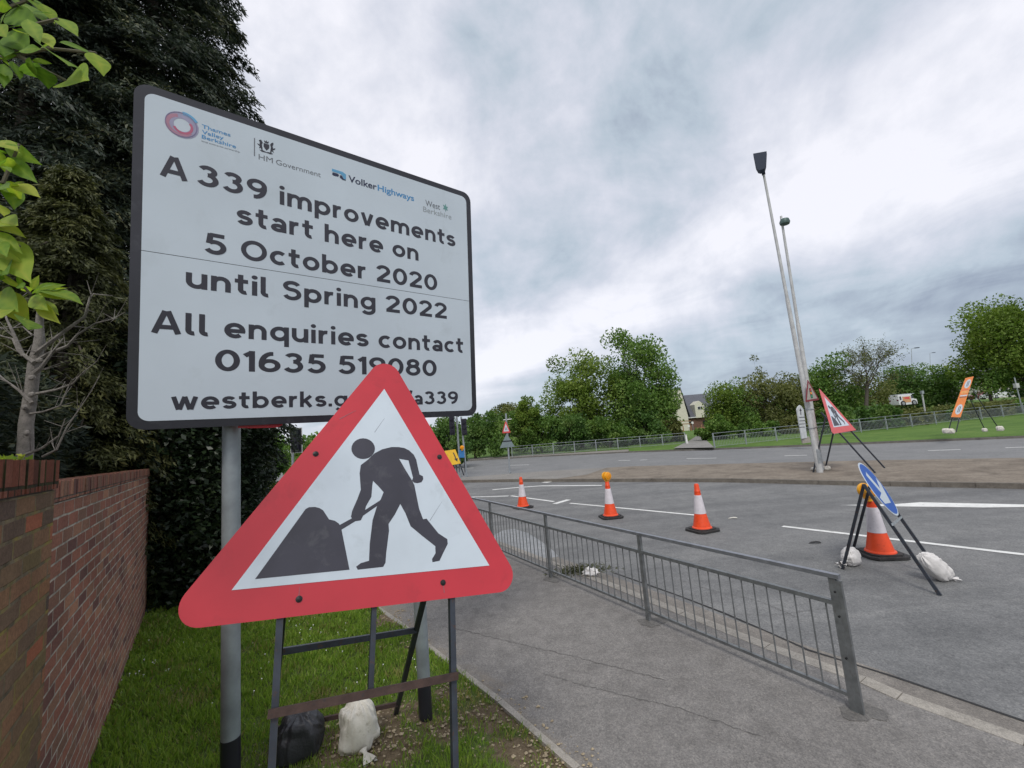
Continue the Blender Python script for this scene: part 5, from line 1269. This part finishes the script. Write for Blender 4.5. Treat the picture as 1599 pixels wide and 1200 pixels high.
# ------------------------------------------------------------------ things along the far side of the road
def face_at(pt, yw=0.0, tilt=0.0):
    n_ = np.array((math.sin(RAD(yw)) * math.cos(RAD(tilt)), -math.cos(RAD(yw)) * math.cos(RAD(tilt)), math.sin(RAD(tilt)))); return Face(pt, np.cross((0, 0, 1.), n_), n_)
# totem with a pointed head
Fq = face_at(at(1253, 660, 26.5), 15)
tt_ = thing('direction_totem', 'white pointed-top direction board with thin lines, on the far verge behind the lamp columns', 'sign', at(1255, 688, 26.5))
tp = [Fq.uv(*p) for p in ((1244.8, 640), (1246.5, 635.5), (1249.3, 633), (1252, 635), (1255, 640), (1260.5, 684), (1252.5, 685.5))]
plate(Fq, tp, -.08, 0).build('panel', mat('totem_white', (.50, .52, .53), .5), tt_)
for ya, yb in ((651.5, 652.6), (657, 658), (662, 663), (667, 668)):
    plate(Fq, [Fq.uv(*p) for p in ((1248, ya + .2), (1256.5, ya - .3), (1257, yb - .3), (1248.3, yb + .2))], .001, .004).build('text_line', mInk, tt_)
plate(Fq, [Fq.uv(*p) for p in ((1249.5, 637.5), (1252, 642), (1250.7, 642), (1251.3, 648), (1250, 648), (1249.7, 642), (1248.3, 642))], .001, .004).build('up_arrow', mInk, tt_)
MB().bar(at(1257, 683, 26.6), at(1259, 692, 26.6), .5, .1, (0, 0, 1)).build('plinth', mConc, tt_)
# orange board on its frame
Fo = face_at(at(1503, 620, 23.5), 22, 14)
ob = thing('orange_board', 'tall orange roadworks board with white symbols leaning on the far verge', 'road sign', at(1500, 676, 23.5))
oc = [Fo.uv(*p) for p in ((1508.5, 590.5), (1520.5, 588), (1500, 652), (1486, 651.5))]
plate(Fo, oc, -.03, 0).build('board', mOrangeSign, ob)
om = lambda a, b: (oc[0] * (1 - a) + oc[1] * a) * (1 - b) + (oc[3] * (1 - a) + oc[2] * a) * b
for b0, b1_ in ((.06, .30), (.70, .94)):
    plate(Fo, [om(.5 + .36 * math.cos(t), (b0 + b1_) / 2 + (b1_ - b0) / 2 * math.sin(t)) for t in np.linspace(0, 6.283, 25)[:-1]], .001, .006).build('white_oval', mWhite2, ob)
    for a in (.40, .56): plate(Fo, [om(a, b0 + .05), om(a + .07, b0 + .05), om(a + .07, b1_ - .05), om(a, b1_ - .05)], .0065, .009).build('oval_stripe', mPicto, ob)
for a, b, m_ in ((.47, .50, mWhite2), (.33, .345, mRed2), (.36, .43, mat('sign_lightorange', (.80, .34, .08), .4)), (.515, .53, mInk)):
    plate(Fo, [om(.08, a), om(.92, a), om(.92, b), om(.08, b)], .001, .005).build('stripe', m_, ob)
for (xa, ya), (xb, yb), dy in (((1500, 645), (1493, 675), 0), ((1488, 648), (1480, 677), 0), ((1513, 620), (1539, 673.5), .5), ((1519, 610), (1560, 670), .5)):
    MB().bar(at(xa, ya, 23.6), at(xb, yb, 23.5 + dy), .032, .032).build('leg', mBlackSteel, ob)
for i, (px, sz, lb) in enumerate((((1478, 676.5), .38, 'white-topped sandbag at the left foot of the orange board'), ((1485.5, 676.8), .38, 'greyish sandbag touching another at the foot of the orange board'), ((1538, 674), .26, 'flattened sandbag midway between the feet of the orange board'), ((1562, 672.5), .36, 'pale sandbag at the outer foot of the orange board'))):
    q_ = at(*px, 22.9); sack('sandbag', q_ + np.array((0, 0, sz * .28)), (sz * .8, sz * .7, sz * .75), mSackW, lb, gS, 40 + i)
# narrow-road triangle on its own pole and the grey back of a give-way sign
b_ = G(796, 736, .03); Yp = b_[1]
po = thing('sign_post', 'slim grey post on the paved island tip with small triangle and grey sign back', 'sign post', b_)
MB().tube([b_ + np.array((0, 0, -.1)), at(790, 646, Yp)], .055, 10).build('post', mGalv, po)
MB().bar(at(786, 656, Yp), at(799, 654.5, Yp), .05, .05).build('bracket', mWhitePlain, po)
Fp = face_at(at(790, 670, Yp - .12), 0)
P3 = [Fp.uv(*p) for p in ((789.3, 656.5), (784, 677), (797.5, 676))]; pm_ = sum(P3) / 3
plate(Fp, roundpoly(P3, .04, 5), -.006, 0).build('triangle', mRed2, po); plate(Fp, [pm_ + (c - pm_) * .62 for c in P3], .001, .006).build('white_triangle', mWhite, po)
for dx in (-.035, .045): plate(Fp, [pm_ + np.array((dx + x_, y_)) for x_, y_ in ((-.018, -.10), (.018, -.10), (.012, .08), (-.012, .08))], .0065, .009).build('symbol', mInk, po)
Fb = face_at(at(791, 690, Yp - .10), 0)
P3 = [Fb.uv(*p) for p in ((791, 677), (780.5, 700), (804, 698))]
plate(Fb, roundpoly(P3, .03, 5), -.01, 0).build('grey_sign_back', mGreyBack, po)
plate(Fb, [Fb.uv(*p) for p in ((785.5, 688.8), (798, 687.8), (798.6, 689.4), (785, 690.4))], .001, .02).build('stiffener', mInk, po)
# traffic signals
def signal(name, label, base, px, w, lit=None, border=True, tall=1.0):
    t = thing(name, label, 'traffic light', base, 'traffic lights across the junction'); topp = at(px[0], px[1] - 4, base[1])
    MB().tube([base + np.array((0, 0, -.1)), topp], .06, 10).build('pole', mGalv, t)
    hc = at(px[0] + w, px[1] + 12, base[1] - .12); H_ = 1.05 * tall
    if border: MB().box(hc + np.array((0, .05, 0)), (.60, .02, H_ + .22)).build('backing_border', mWhitePlain, t); MB().box(hc + np.array((0, .035, 0)), (.53, .03, H_ + .15)).build('backing_board', mInk, t)
    MB().box(hc + np.array((0, -.06, 0)), (.32, .20, H_)).build('head', mInk, t)
    for k, zz_ in enumerate((.34, 0, -.34)):
        c = hc + np.array((0, -.165, zz_ * tall)); MB().lathe(c, [(.11, 0), (.105, .015)], 16, (0, -1, 0)).build('lens', (gRed if lit == k else mLensOff), t)
        MB().lathe(c + np.array((0, .0, .01)), [(.125, 0), (.125, .14)], 14, (0, -1, -.15)).build('hood', mInk, t)
    return t
bs = G(456.5, 747, 0.0); bs = at(457, 745, 21.0); bs[2] = 0
signal('traffic_signal', 'traffic light seen between the hedge and the big triangle, below the board', bs, (457, 676), 5, None)
bs2 = G(719, 742, .03); 
signal('traffic_signal', 'dark traffic light on a grey pole just under the right end of the board', bs2, (713, 652), -7, None, False, 1.25)
signal('traffic_signal', 'traffic light with its red lamp lit, right of the dark one under the board', G(727, 743.5, .03) + np.array((0, .5, 0)), (720, 655), 5, 0, False)
# yellow board with black arrow, blue board behind, on the island tip
Fy = face_at(at(709, 712, 21.5), 8, 10)
yb_ = thing('yellow_board', 'yellow diversion board with black arrow peeping out beside the big triangle', 'road sign', at(712, 742, 21.5))
yc = [Fy.uv(*p) for p in ((694, 704.5), (711, 702), (719.5, 724), (704, 727))]
plate(Fy, yc, -.03, 0).build('board', mYellow, yb_)
ym = lambda a, b: (yc[0] * (1 - a) + yc[1] * a) * (1 - b) + (yc[3] * (1 - a) + yc[2] * a) * b
plate(Fy, [ym(*p) for p in ((.66, .2), (.76, .2), (.78, .62), (.9, .62), (.74, .85), (.56, .62), (.68, .62))], .001, .005).build('arrow', mInk, yb_)
for p, q_ in (((712, 724), (714, 741)), ((717, 722), (724.5, 742.5)), ((700, 724), (700, 741))): MB().bar(at(*p, 21.6), at(*q_, 21.5), .045, .045).build('leg', mBlackSteel, yb_)
Fz = face_at(at(722, 707, 23.0), 8, 4)
bb = thing('blue_board', 'small blue board on thin legs behind the yellow diversion board', 'road sign', at(722, 742, 23.0))
plate(Fz, [Fz.uv(*p) for p in ((716, 703.5), (725, 703), (725.5, 715), (717, 715))], -.03, 0).build('board', mat('board_blue', (.03, .17, .42), .5), bb)
for p, q_ in (((718, 714), (717, 738)), ((725, 714), (726, 738))): MB().bar(at(*p, 23.05), at(*q_, 23.0), .04, .04).build('leg', mBlackSteel, bb)
yl = at(721.5, 700.5, 23.0)
lpc = dup(lp, yl + np.array((0, 0, -.08)), 0, 'small yellow lamp above the blue board'); lpc['group'] = ''; del lpc['group']
# litter in the gutter by the guardrail, and bits on the road
q_ = G(923, 899, 0.0); lt = MB(); rg = np.random.default_rng(5)
bm = bmesh.new(); bmesh.ops.create_icosphere(bm, subdivisions=3, radius=.09)
for v in bm.verts: v.co = Vector(np.array(v.co) * (1 + rg.normal(0, .22)) * np.array((1.3, .8, .7)) + q_ + np.array((0, 0, .05)))
me = bpy.data.meshes.new('litter'); bm.to_mesh(me); bm.free(); me.materials.append(mSackV); lo = bpy.data.objects.new('litter', me); COL.objects.link(lo)
tag(lo, 'crumpled white plastic litter lying against the kerb behind the guardrail', 'litter')
n = 700; wc = G(908, 894, 0.0)
wdp = thing('weed_clump', 'dark dead weeds growing at the kerb beside the white litter', 'weeds', wc)
C_ = wc + np.stack([rng.normal(0, .22, n), rng.normal(0, .10, n), np.abs(rng.normal(0, .03, n))], 1)
leafcards('leaves', C_, unit(n) * np.array((1, 1, .6)) + np.array((0, 0, .4)), rng.uniform(.04, .12, n), .012, rng.uniform(0, .7, n), LEAF['conifer_olive'], wdp)
for px, lb in (((1272, 849), 'thin dark scrap of rubber lying on the road before the arrow frame'), ((1144, 810.5), 'pale crushed scrap on the road right of the lampless cone')):
    q_ = G(*px, ZR); k = MB(); pts = [(q_[0] + x_, q_[1] + y_, q_[2] + .012 + .01 * z_) for x_, y_, z_ in ((-.11, -.01, 0), (-.04, .03, 1), (.05, .01, 2), (.12, .03, 0), (.10, -.03, 0), (0, -.025, 1))]
    tag(k.prism(pts, (0, 0, .008)).build('road_debris', mRubber if px[0] == 1272 else mSackW), lb, 'debris')

# ------------------------------------------------------------------ far buildings, vehicles, lamps
def house():
    o = at(1088, 672, 97); o[2] = .0; t = thing('house', 'far slate-roofed house with cream dormer and dark brick ground floor', 'house', o)
    A = lambda px, py, Y=97.0: at(px, py, Y)
    z0 = 0; w0, w1 = A(1056, 660)[0], A(1120, 660)[0]; ez = A(1088, 651.5)[2]; rz_ = A(1090, 614)[2]
    MB().box(((w0 + w1) / 2, 101.5, ez / 2), (w1 - w0, 9, ez)).build('brick_wall_storey', mHouseBrick, t)
    y0, y1 = 96.6, 106.4; ym_ = (y0 + y1) / 2
    r_ = MB(); r_.add([(w0 + 1.2, y0, ez - .1), (w1 + .5, y0, ez - .1), (w1 + .5, ym_, rz_), (w0 + 1.2, ym_, rz_), (w0 + 1.2, y1, ez - .1), (w1 + .5, y1, ez - .1)], [(0, 1, 2, 3), (3, 2, 5, 4), (0, 3, 4), (1, 5, 2)]); r_.build('roof', mSlate, t)
    g0, g1 = A(1046, 650)[0], A(1072, 650)[0]; gz = A(1066, 607)[2]
    g = MB(); g.prism([(g0, 96.2, 0), (g1, 96.2, 0), (g1, 96.2, ez + .6), ((g0 + g1) / 2 + 1, 96.2, gz), (g0, 96.2, ez + .6)], (0, 6, 0)); g.build('gable_wing', mCream, t)
    g = MB(); g.prism([((g0 + g1) / 2 + 1, 96.0, gz + .3), (g1 + .5, 96.0, ez + .4), (g1 + .5, 96.0, ez + .1), ((g0 + g1) / 2 + 1, 96.0, gz + .02)], (0, 6, 0)); g.build('roof_verge', mSlate, t)
    d0, d1 = A(1083.5, 640)[0], A(1098, 640)[0]; dz0, dz1, dzp = ez - .2, A(1090, 632)[2], A(1089, 626.5)[2]
    d = MB(); d.prism([(d0, 96.3, dz0), (d1, 96.3, dz0), (d1, 96.3, dz1), ((d0 + d1) / 2, 96.3, dzp), (d0, 96.3, dz1)], (0, 3, 0)); d.build('dormer', mCream, t)
    wn_ = MB(); wc_ = (A(1091, 637.5)); wz = wc_[2]
    f_ = MB().box((wc_[0], 96.24, wz), (1.25, .06, .75)).build('window', mWhitePlain, t)
    MB().box((wc_[0] - .29, 96.19, wz), (.48, .03, .58)).build('pane', mGlass, f_); MB().box((wc_[0] + .29, 96.19, wz), (.48, .03, .58)).build('pane', mGlass, f_)
    gtr = MB().box(((w0 + w1) / 2 + 1, 96.5, ez - .05), (w1 - w0, .2, .18)).build('gutter', mWhitePlain, t)
    for x_ in (1076, 1102):
        f_ = MB().box((A(x_, 660)[0], 96.95, A(x_, 660)[2]), (1.3, .12, .9)).build('window', mGlass, t)
    return t
house()
tm_ = thing('timber_fence', 'low brown timber fence rails in front of the far brick house', 'fence', G(1060, 674, .05))
for xa, xb, ya, yb in ((1054, 1079, 658.5, 657.5), (1054, 1079, 663, 662), (1088, 1116, 668.5, 667)): MB().bar(at(xa, ya, 90), at(xb, yb, 90), .12, .18).build('rail', mTimber, tm_)
for x_ in (1055, 1067, 1079, 1096, 1104, 1115): a_ = at(x_, 668, 90); MB().box((a_[0], 90.1, .65), (.18, .14, 1.3)).build('post', mTimber, tm_)
for x_, y_, lb in ((1075.5, 665.5, 'shorter little white sign at the bend of the far path'), (1081.3, 660.5, 'taller little white sign by the brick house on the far path')):
    q_ = at(x_, y_, 86); t = thing('small_sign', lb, 'sign', (q_[0], q_[1], 0)); MB().box(q_, (.42, .05, .46)).build('panel', mWhitePlain, t); MB().tube([(q_[0], q_[1] + .04, 0), (q_[0], q_[1] + .04, q_[2])], .04, 8).build('post', mGalv, t)
wp = G(1073, 694, .05); t = thing('white_bollard', 'thick white end post where the guardrail meets the far path', 'bollard', wp)
MB().bar(wp, at(1070.5, 680, wp[1]), .16, .16).build('shaft', mWhitePlain, t); MB().box(at(1070.3, 679.6, wp[1]), (.2, .2, .06)).build('cap', mWhitePlain, t)
def car(label, o, L, H_, Wd, prof, glass, m, yw, name='parked_car'):
    """Side profile lofted across the width with the glasshouse drawn in, arches, wheels and lamps."""
    t = thing(name, label, 'car' if 'car' in name else 'van', o); ca, sa = math.cos(yw), math.sin(yw)
    X, Y_ = np.array((ca, sa, 0)), np.array((-sa, ca, 0)); T = lambda x, y, z: np.array(o) + X * x * L + Y_ * y * Wd + np.array((0, 0, z * H_))
    def loft(P, rows):
        mb = MB(); n = len(P); vs = []
        for y, k in rows: vs += [T(p[0] * (1 - (1 - k) * .3 * (p[1] > .55)), y, p[1] * (1 - (1 - k) * .08)) for p in P]
        fs = [(i * n + j, i * n + (j + 1) % n, (i + 1) * n + (j + 1) % n, (i + 1) * n + j) for i in range(len(rows) - 1) for j in range(n)]
        fs += [tuple(range(n)), tuple((len(rows) - 1) * n + j for j in range(n))]; return mb.add(vs, fs)
    loft(prof, ((-.5, .5), (-.44, .95), (0, 1), (.44, .95), (.5, .5))).build('body', m, t, smooth=True)
    for s_ in (-1, 1):
        for g in glass: MB().prism([T(p[0], s_ * .492, p[1]) for p in g], Y_ * s_ * .02).build('window', mGlass, t)
        for wx in (-.31, .31):
            w_ = MB().lathe(T(wx, s_ * .40, .21), [(.31, 0), (.33, .03), (.33, .17), (.30, .20)], 18, Y_ * s_).build('wheel', mTyre, t); MB().lathe(T(wx, s_ * .40, .21) + Y_ * s_ * .2, [(.19, 0), (.17, .012)], 14, Y_ * s_).build('hub_cap', mCarGrey, w_)
    for s_ in (-.36, .36): MB().box(T(-.497, s_, .48), (.05, .3, .14), yw).build('headlight', mWhitePlain, t); MB().box(T(.495, s_, .52), (.05, .22, .16), yw).build('tail_light', mCarRed, t)
    return t
HATCH = [(-.5, .18), (-.5, .48), (-.46, .56), (-.22, .64), (-.08, .94), (.05, 1.0), (.34, .98), (.47, .66), (.5, .55), (.5, .18), (.40, .14), (-.40, .14)]
HG = [[(-.17, .66), (-.06, .90), (.08, .94), (.08, .66)], [(.10, .66), (.10, .94), (.30, .92), (.39, .68)]]
car('maroon parked car half hidden behind the orange board', at(1535, 624, 74), 4.1, 1.5, 1.75, HATCH, HG, mCarRed, .12)
car('white parked car in the raised car park, next to the maroon one', at(1557, 622.5, 72), 4.4, 1.5, 1.8, HATCH, HG, mCarWhite, .12)
car('silver car further along the raised car park, mostly behind leaves', at(1590, 615.5, 84), 4.3, 1.5, 1.8, HATCH, HG, mCarGrey, .1)
VANP = [(-.5, .12), (-.5, .42), (-.46, .52), (-.36, .60), (-.30, .97), (-.26, 1.0), (.49, 1.0), (.5, .97), (.5, .12), (.40, .09), (-.40, .09)]
VG = [[(-.35, .60), (-.29, .90), (-.20, .90), (-.20, .60)], [(.36, .52), (.36, .84), (.46, .84), (.46, .52)]]
vo = at(1411, 634, 52)
vn = car('white van with orange side graphics parked among the dark shrubs beyond the far guardrail', vo, 2.3, 1.4, 1.4, VANP, VG, mCarWhite, math.pi + .05, 'parked_van')
for P, m_ in (([(-.16, .28), (.30, .28), (.30, .80), (-.16, .80)], mat('van_orange', (.58, .32, .16), .5)), ([(-.10, .55), (.16, .60), (.24, .72), (-.06, .76)], mRed2)):
    d_ = .002 if m_ != mRed2 else .012
    MB().prism([np.array(vo) + np.array((-math.cos(.05), -math.sin(.05), 0)) * p[0] * 2.3 + np.array((0, 0, p[1] * 1.4)) + np.array((math.sin(.05), -math.cos(.05), 0)) * (1.4 * .505 + d_) for p in P], np.array((0, -.01, 0))).build('side_graphic', m_, vn)
MB().box(np.array(vo) + np.array((0, 0, 1.43)), (2.1, 1.25, .06), .05).build('roof_panel', mat('van_roof', (.42, .45, .52), .5), vn)
def far_lamp(px, py, pb, Y, lb, s_=1):
    b_ = at(pb[0], pb[1], Y); a_ = at(px, py, Y); t = thing('street_lamp', lb, 'street lamp', b_)
    MB().tube([b_, a_], [.11, .06], 8).build('column', mGalv, t); MB().bar(a_, a_ + np.array((s_ * 1.5, 0, .12)), .1, .08).build('arm', mGalv, t); MB().box(a_ + np.array((s_ * 1.3, 0, .12)), (1.0, .35, .16)).build('lantern', mLampHead, t)
far_lamp(1423, 545, (1427, 640), 95, 'thin far street lamp rising above the dark hedge near the van', 1)
far_lamp(1520.5, 501.5, (1524, 625), 70, 'thin far street lamp beside the big spreading oak', 1)
far_lamp(1452, 552, (1455, 640), 140, 'faintest far street lamp above the dark hedge', 1)
q_ = at(1443, 640, 40); t = thing('marker_post', 'short pale post standing in the shrubs right of the van', 'post', (q_[0], q_[1], .1)); MB().bar((q_[0], q_[1], .1), at(1440, 616, 40), .09, .09).build('shaft', mPole, t); MB().box(at(1439.6, 613, 40), (.22, .2, .3)).build('cap', mGalv, t)
q_ = at(1590, 612, 42); t = thing('service_pole', 'pale pole with a white box under the big spreading oak', 'pole', (q_[0], q_[1], .3)); MB().tube([(q_[0], q_[1], .3), at(1584, 590, 42)], .05, 8).build('shaft', mGalv, t); MB().box(at(1587, 602.5, 41.8), (.34, .25, .45)).build('box', mPole, t)
def far_building(o, w, d, h, rh, lb, m, mr):
    t = thing('building', lb, 'building', o); o = np.array(o); MB().box(o + np.array((0, 0, h / 2)), (w, d, h)).build('wall', m, t)
    r_ = MB(); z = o[2] + h; r_.add([(o[0] - w / 2 - .3, o[1] - d / 2 - .3, z - .05), (o[0] + w / 2 + .3, o[1] - d / 2 - .3, z - .05), (o[0] + w / 2 + .3, o[1] + d / 2, z - .05), (o[0] - w / 2 - .3, o[1] + d / 2, z - .05), (o[0] - w / 2, o[1], z + rh), (o[0] + w / 2, o[1], z + rh)], [(0, 1, 5, 4), (2, 3, 4, 5), (0, 4, 3), (1, 2, 5)]); r_.build('roof', mr, t)
    for k in range(4): MB().box(o + np.array((-w * .36 + k * w * .24, -d / 2 - .03, h * .55)), (w * .12, .08, h * .4)).build('window', mGlass, t)
far_building(at(1534, 604, 118) * np.array((1, 1, 0)) + np.array((0, 0, 1.5)), 10, 8, 5.2, 3.4, 'pale-roofed far building between the hedge and the oak', mCream, mat('pale_roof', (.42, .46, .46), .6))
far_building(at(1572, 604, 128) * np.array((1, 1, 0)) + np.array((0, 0, 1.5)), 9, 8, 5.8, 2.6, 'far building with blue-green roof behind the oak', mCream, mat('teal_roof', (.30, .45, .44), .6))
far_building(at(1493, 592, 160) * np.array((1, 1, 0)) + np.array((0, 0, 1.5)), 9, 8, 8.2, 2.5, 'tiny white far building at the end of the dark hedge', mWhitePlain, mSlate)

# ------------------------------------------------------------------ trees and shrubs across the road
TG = 'trees across the road'
tree(902, 556, 700, 122, 54, 'fresh', 'yellow-green round tree, left of the two tallest trees across the road', 70, 230, group=TG, base=0, inner=.45, crad=1.6, leaf=.30)
tree(1003, 526, 698, 140, 52, 'mid', 'tallest dark green tree across the road, left of the house', 96, 260, group=TG, base=0, inner=.35, crad=1.7, leaf=.31)
tree(1032, 592, 690, 62, 53, 'mid', 'lower green tree leaning toward the far house', 40, 130, group=TG, base=0, crad=1.2, leaf=.26)
tree(1133, 598, 694, 66, 50, 'fresh', 'bright fresh green tree just right of the far house', 44, 170, group=TG, base=0, crad=1.2, leaf=.24)
tree(1205, 574, 694, 118, 50, 'olive', 'olive green bushy tree left of the lamp columns', 66, 200, group=TG, base=0, crad=1.4, leaf=.27)
tree(1190, 550, 690, 26, 49, 'olive', 'thin sapling shoot rising out of the olive bush', 16, 40, group=TG, base=0, crad=.5, leaf=.22, frac=1)
tree(1168, 592, 692, 44, 48, 'mid', 'small mid-green tree at the left side of the olive bush', 22, 100, group=TG, base=0, crad=.8, leaf=.22)
tree(1296, 566, 692, 84, 50, 'mid', 'green tree directly right of the lamp columns', 60, 200, group=TG, base=0, crad=1.4, leaf=.28)
tree(1352, 585, 688, 90, 56, 'olive', 'olive tree below the bare twiggy tree', 44, 130, group=TG, base=.2, crad=1.4, leaf=.27)
tree(1412, 570, 655, 72, 62, 'deep', 'rounded dark tree right of the bare twiggy tree', 44, 170, group=TG, base=.8, crad=1.5, leaf=.3)
tree(1462, 566, 655, 74, 62, 'mid', 'flat-topped green tree left of the orange board', 44, 170, group=TG, base=.8, crad=1.5, leaf=.3)
oak = tree(1590, 462, 622, 140, 52, 'fresh', 'big spreading oak with layered boughs at the far right', 120, 240, group=TG, base=.6, inner=.5, crad=1.7, leaf=.31, low=-.85)
tree(1540, 560, 625, 80, 54, 'mid', 'small green tree under the left boughs of the oak', 30, 120, group=TG, base=.9, crad=1.1, leaf=.27)
tree(1600, 560, 632, 80, 58, 'deep', 'dark tree behind the oak trunk', 30, 140, group=TG, base=.9, crad=1.2, leaf=.28)
# bare twiggy tree
bt = thing('bare_tree', 'sparse twiggy tree with hardly a leaf, standing above the olive tree', 'tree', at(1356, 690, 47) * np.array((1, 1, 0)) + np.array((0, 0, .1)), TG)
tb = MB(); root_ = np.array(bt.location); topb = at(1358, 516, 47)
tb.tube([root_, root_ + (topb - root_) * .45], [.22, .15], 8)
ends = []
def grow(p, d, L, r_, lev):
    e_ = p + d * L; mid_ = (p + e_) / 2 + rng.normal(0, .05, 3) * L; tb.tube([p, mid_, e_], [r_, r_ * .8, r_ * .6], 5, False); ends.append(e_)
    if lev:
        for _ in range(3 if lev > 1 else 3):
            nd = nrm(d + rng.normal(0, .48, 3) + np.array((0, 0, .12))); grow(e_ if rng.uniform() < .6 else mid_, nd, L * rng.uniform(.58, .82), r_ * .58, lev - 1)
for a in np.linspace(0, 6.28, 8)[:-1]:
    grow(root_ + (topb - root_) * rng.uniform(.3, .48), nrm((math.cos(a) * .6, math.sin(a) * .6, 1.0)), 2.0, .075, 4)
tb.build('trunk', mat('bare_bark', (.085, .072, .06), .9), bt, fix=False)
ends = np.array(ends); pk = ends[rng.integers(0, len(ends), 3200)] + rng.normal(0, .22, (3200, 3))
leafcards('crown', pk, unit(3200), rng.uniform(.10, .22, 3200), .10, rng.uniform(.0, .7, 3200), LEAF['olive'], bt)
SG = 'shrubs across the road'
for a in ((740, 650, 716, 70, 48, 'deep', 'dark shrub behind the signal poles'), (792, 632, 712, 90, 48, 'mid', 'mid-green shrub behind the slim sign post'), (843, 636, 712, 76, 48, 'mid', 'leafy shrub at the left end of the far guardrail'),
          (800, 617, 690, 100, 62, 'olive', 'hazy olive tree above the slim sign post'), (826, 612, 690, 44, 48, 'fresh', 'upright feathery shrub left of the yellow-green tree'), (892, 642, 708, 84, 48, 'deep', 'dark green shrub under the yellow-green tree'), (950, 646, 706, 86, 48, 'mid', 'broad green shrub between the two tallest trees, behind the guardrail'),
          (1005, 640, 702, 80, 48, 'deep', 'dark shrub under the tallest tree'), (1046, 655, 698, 46, 48, 'olive', 'low brownish shrub at the left side of the far path'), (1125, 652, 698, 66, 44, 'mid', 'low green shrub at the right side of the far path'), (1180, 654, 694, 78, 44, 'mid', 'green shrub below the olive tree'), (1238, 650, 692, 60, 44, 'olive', 'pale-flowered shrub behind the direction totem'),
          (1310, 636, 690, 66, 38.5, 'deep', 'very dark shrub behind the smaller digging-man triangle'), (1362, 628, 684, 74, 39.5, 'deep', 'dark glossy shrub below the bare tree'), (1416, 640, 682, 70, 41, 'olive', 'scrubby bush in front of the white van'), (1464, 634, 674, 66, 42.5, 'deep', 'dark low bush left of the orange board'),
          (1530, 628, 664, 90, 44, 'olive', 'low clipped bush behind the orange board'), (1600, 622, 660, 90, 45.5, 'mid', 'low bush at the far right below the oak')):
    shrub(*a, group=SG, base=0.05, crad=None, leaf=.25 if a[4] < 50 else .30, ncl=36, per=190)
hp = [np.array((G(x, y, .2)[0], G(x, y, .2)[1], .15)) for x, y in ((1330, 672), (1420, 663), (1500, 655), (1620, 642))]
hp = [p + nrm((p[0], p[1], 0)) * 2.0 for p in hp]
hedge('hedge', 'low scrubby hedge directly behind the far guardrail below the van', hp[::-1], 1.6, 1.35, 16000, LEAF['olive'], .22, .6, z=.1, seed=9, lump=.3)
LG = 'trees left of the junction'
for a in ((705, 645, 735, 70, 36, 'deep', 'dark tree behind the traffic lights under the board'), (480, 684, 748, 90, 34, 'mid', 'green tree behind the traffic light left of the big triangle'), (545, 690, 740, 70, 36, 'fresh', 'brighter green tree under the middle of the board'), (416, 668, 760, 50, 27, 'deep', 'dark tree at the end of the evergreen hedge'), (620, 655, 735, 90, 40, 'mid', 'green tree behind the top of the big triangle')):
    tree(*a, group=LG, base=0.0, ncl=40, per=130, leaf=.22)
hedge('distant_woodland', 'low line of far woodland along the horizon', [np.array((-130, 95, 0.)), np.array((-40, 130, 0.)), np.array((30, 165, 0.)), np.array((120, 165, 0.)), np.array((190, 110, 0.)), np.array((230, 20, 0.))], 14, 7.5, 30000, LEAF['mid'], 1.1, .8, cat='woodland', z=0, seed=3, lump=1.5)['kind'] = 'stuff'
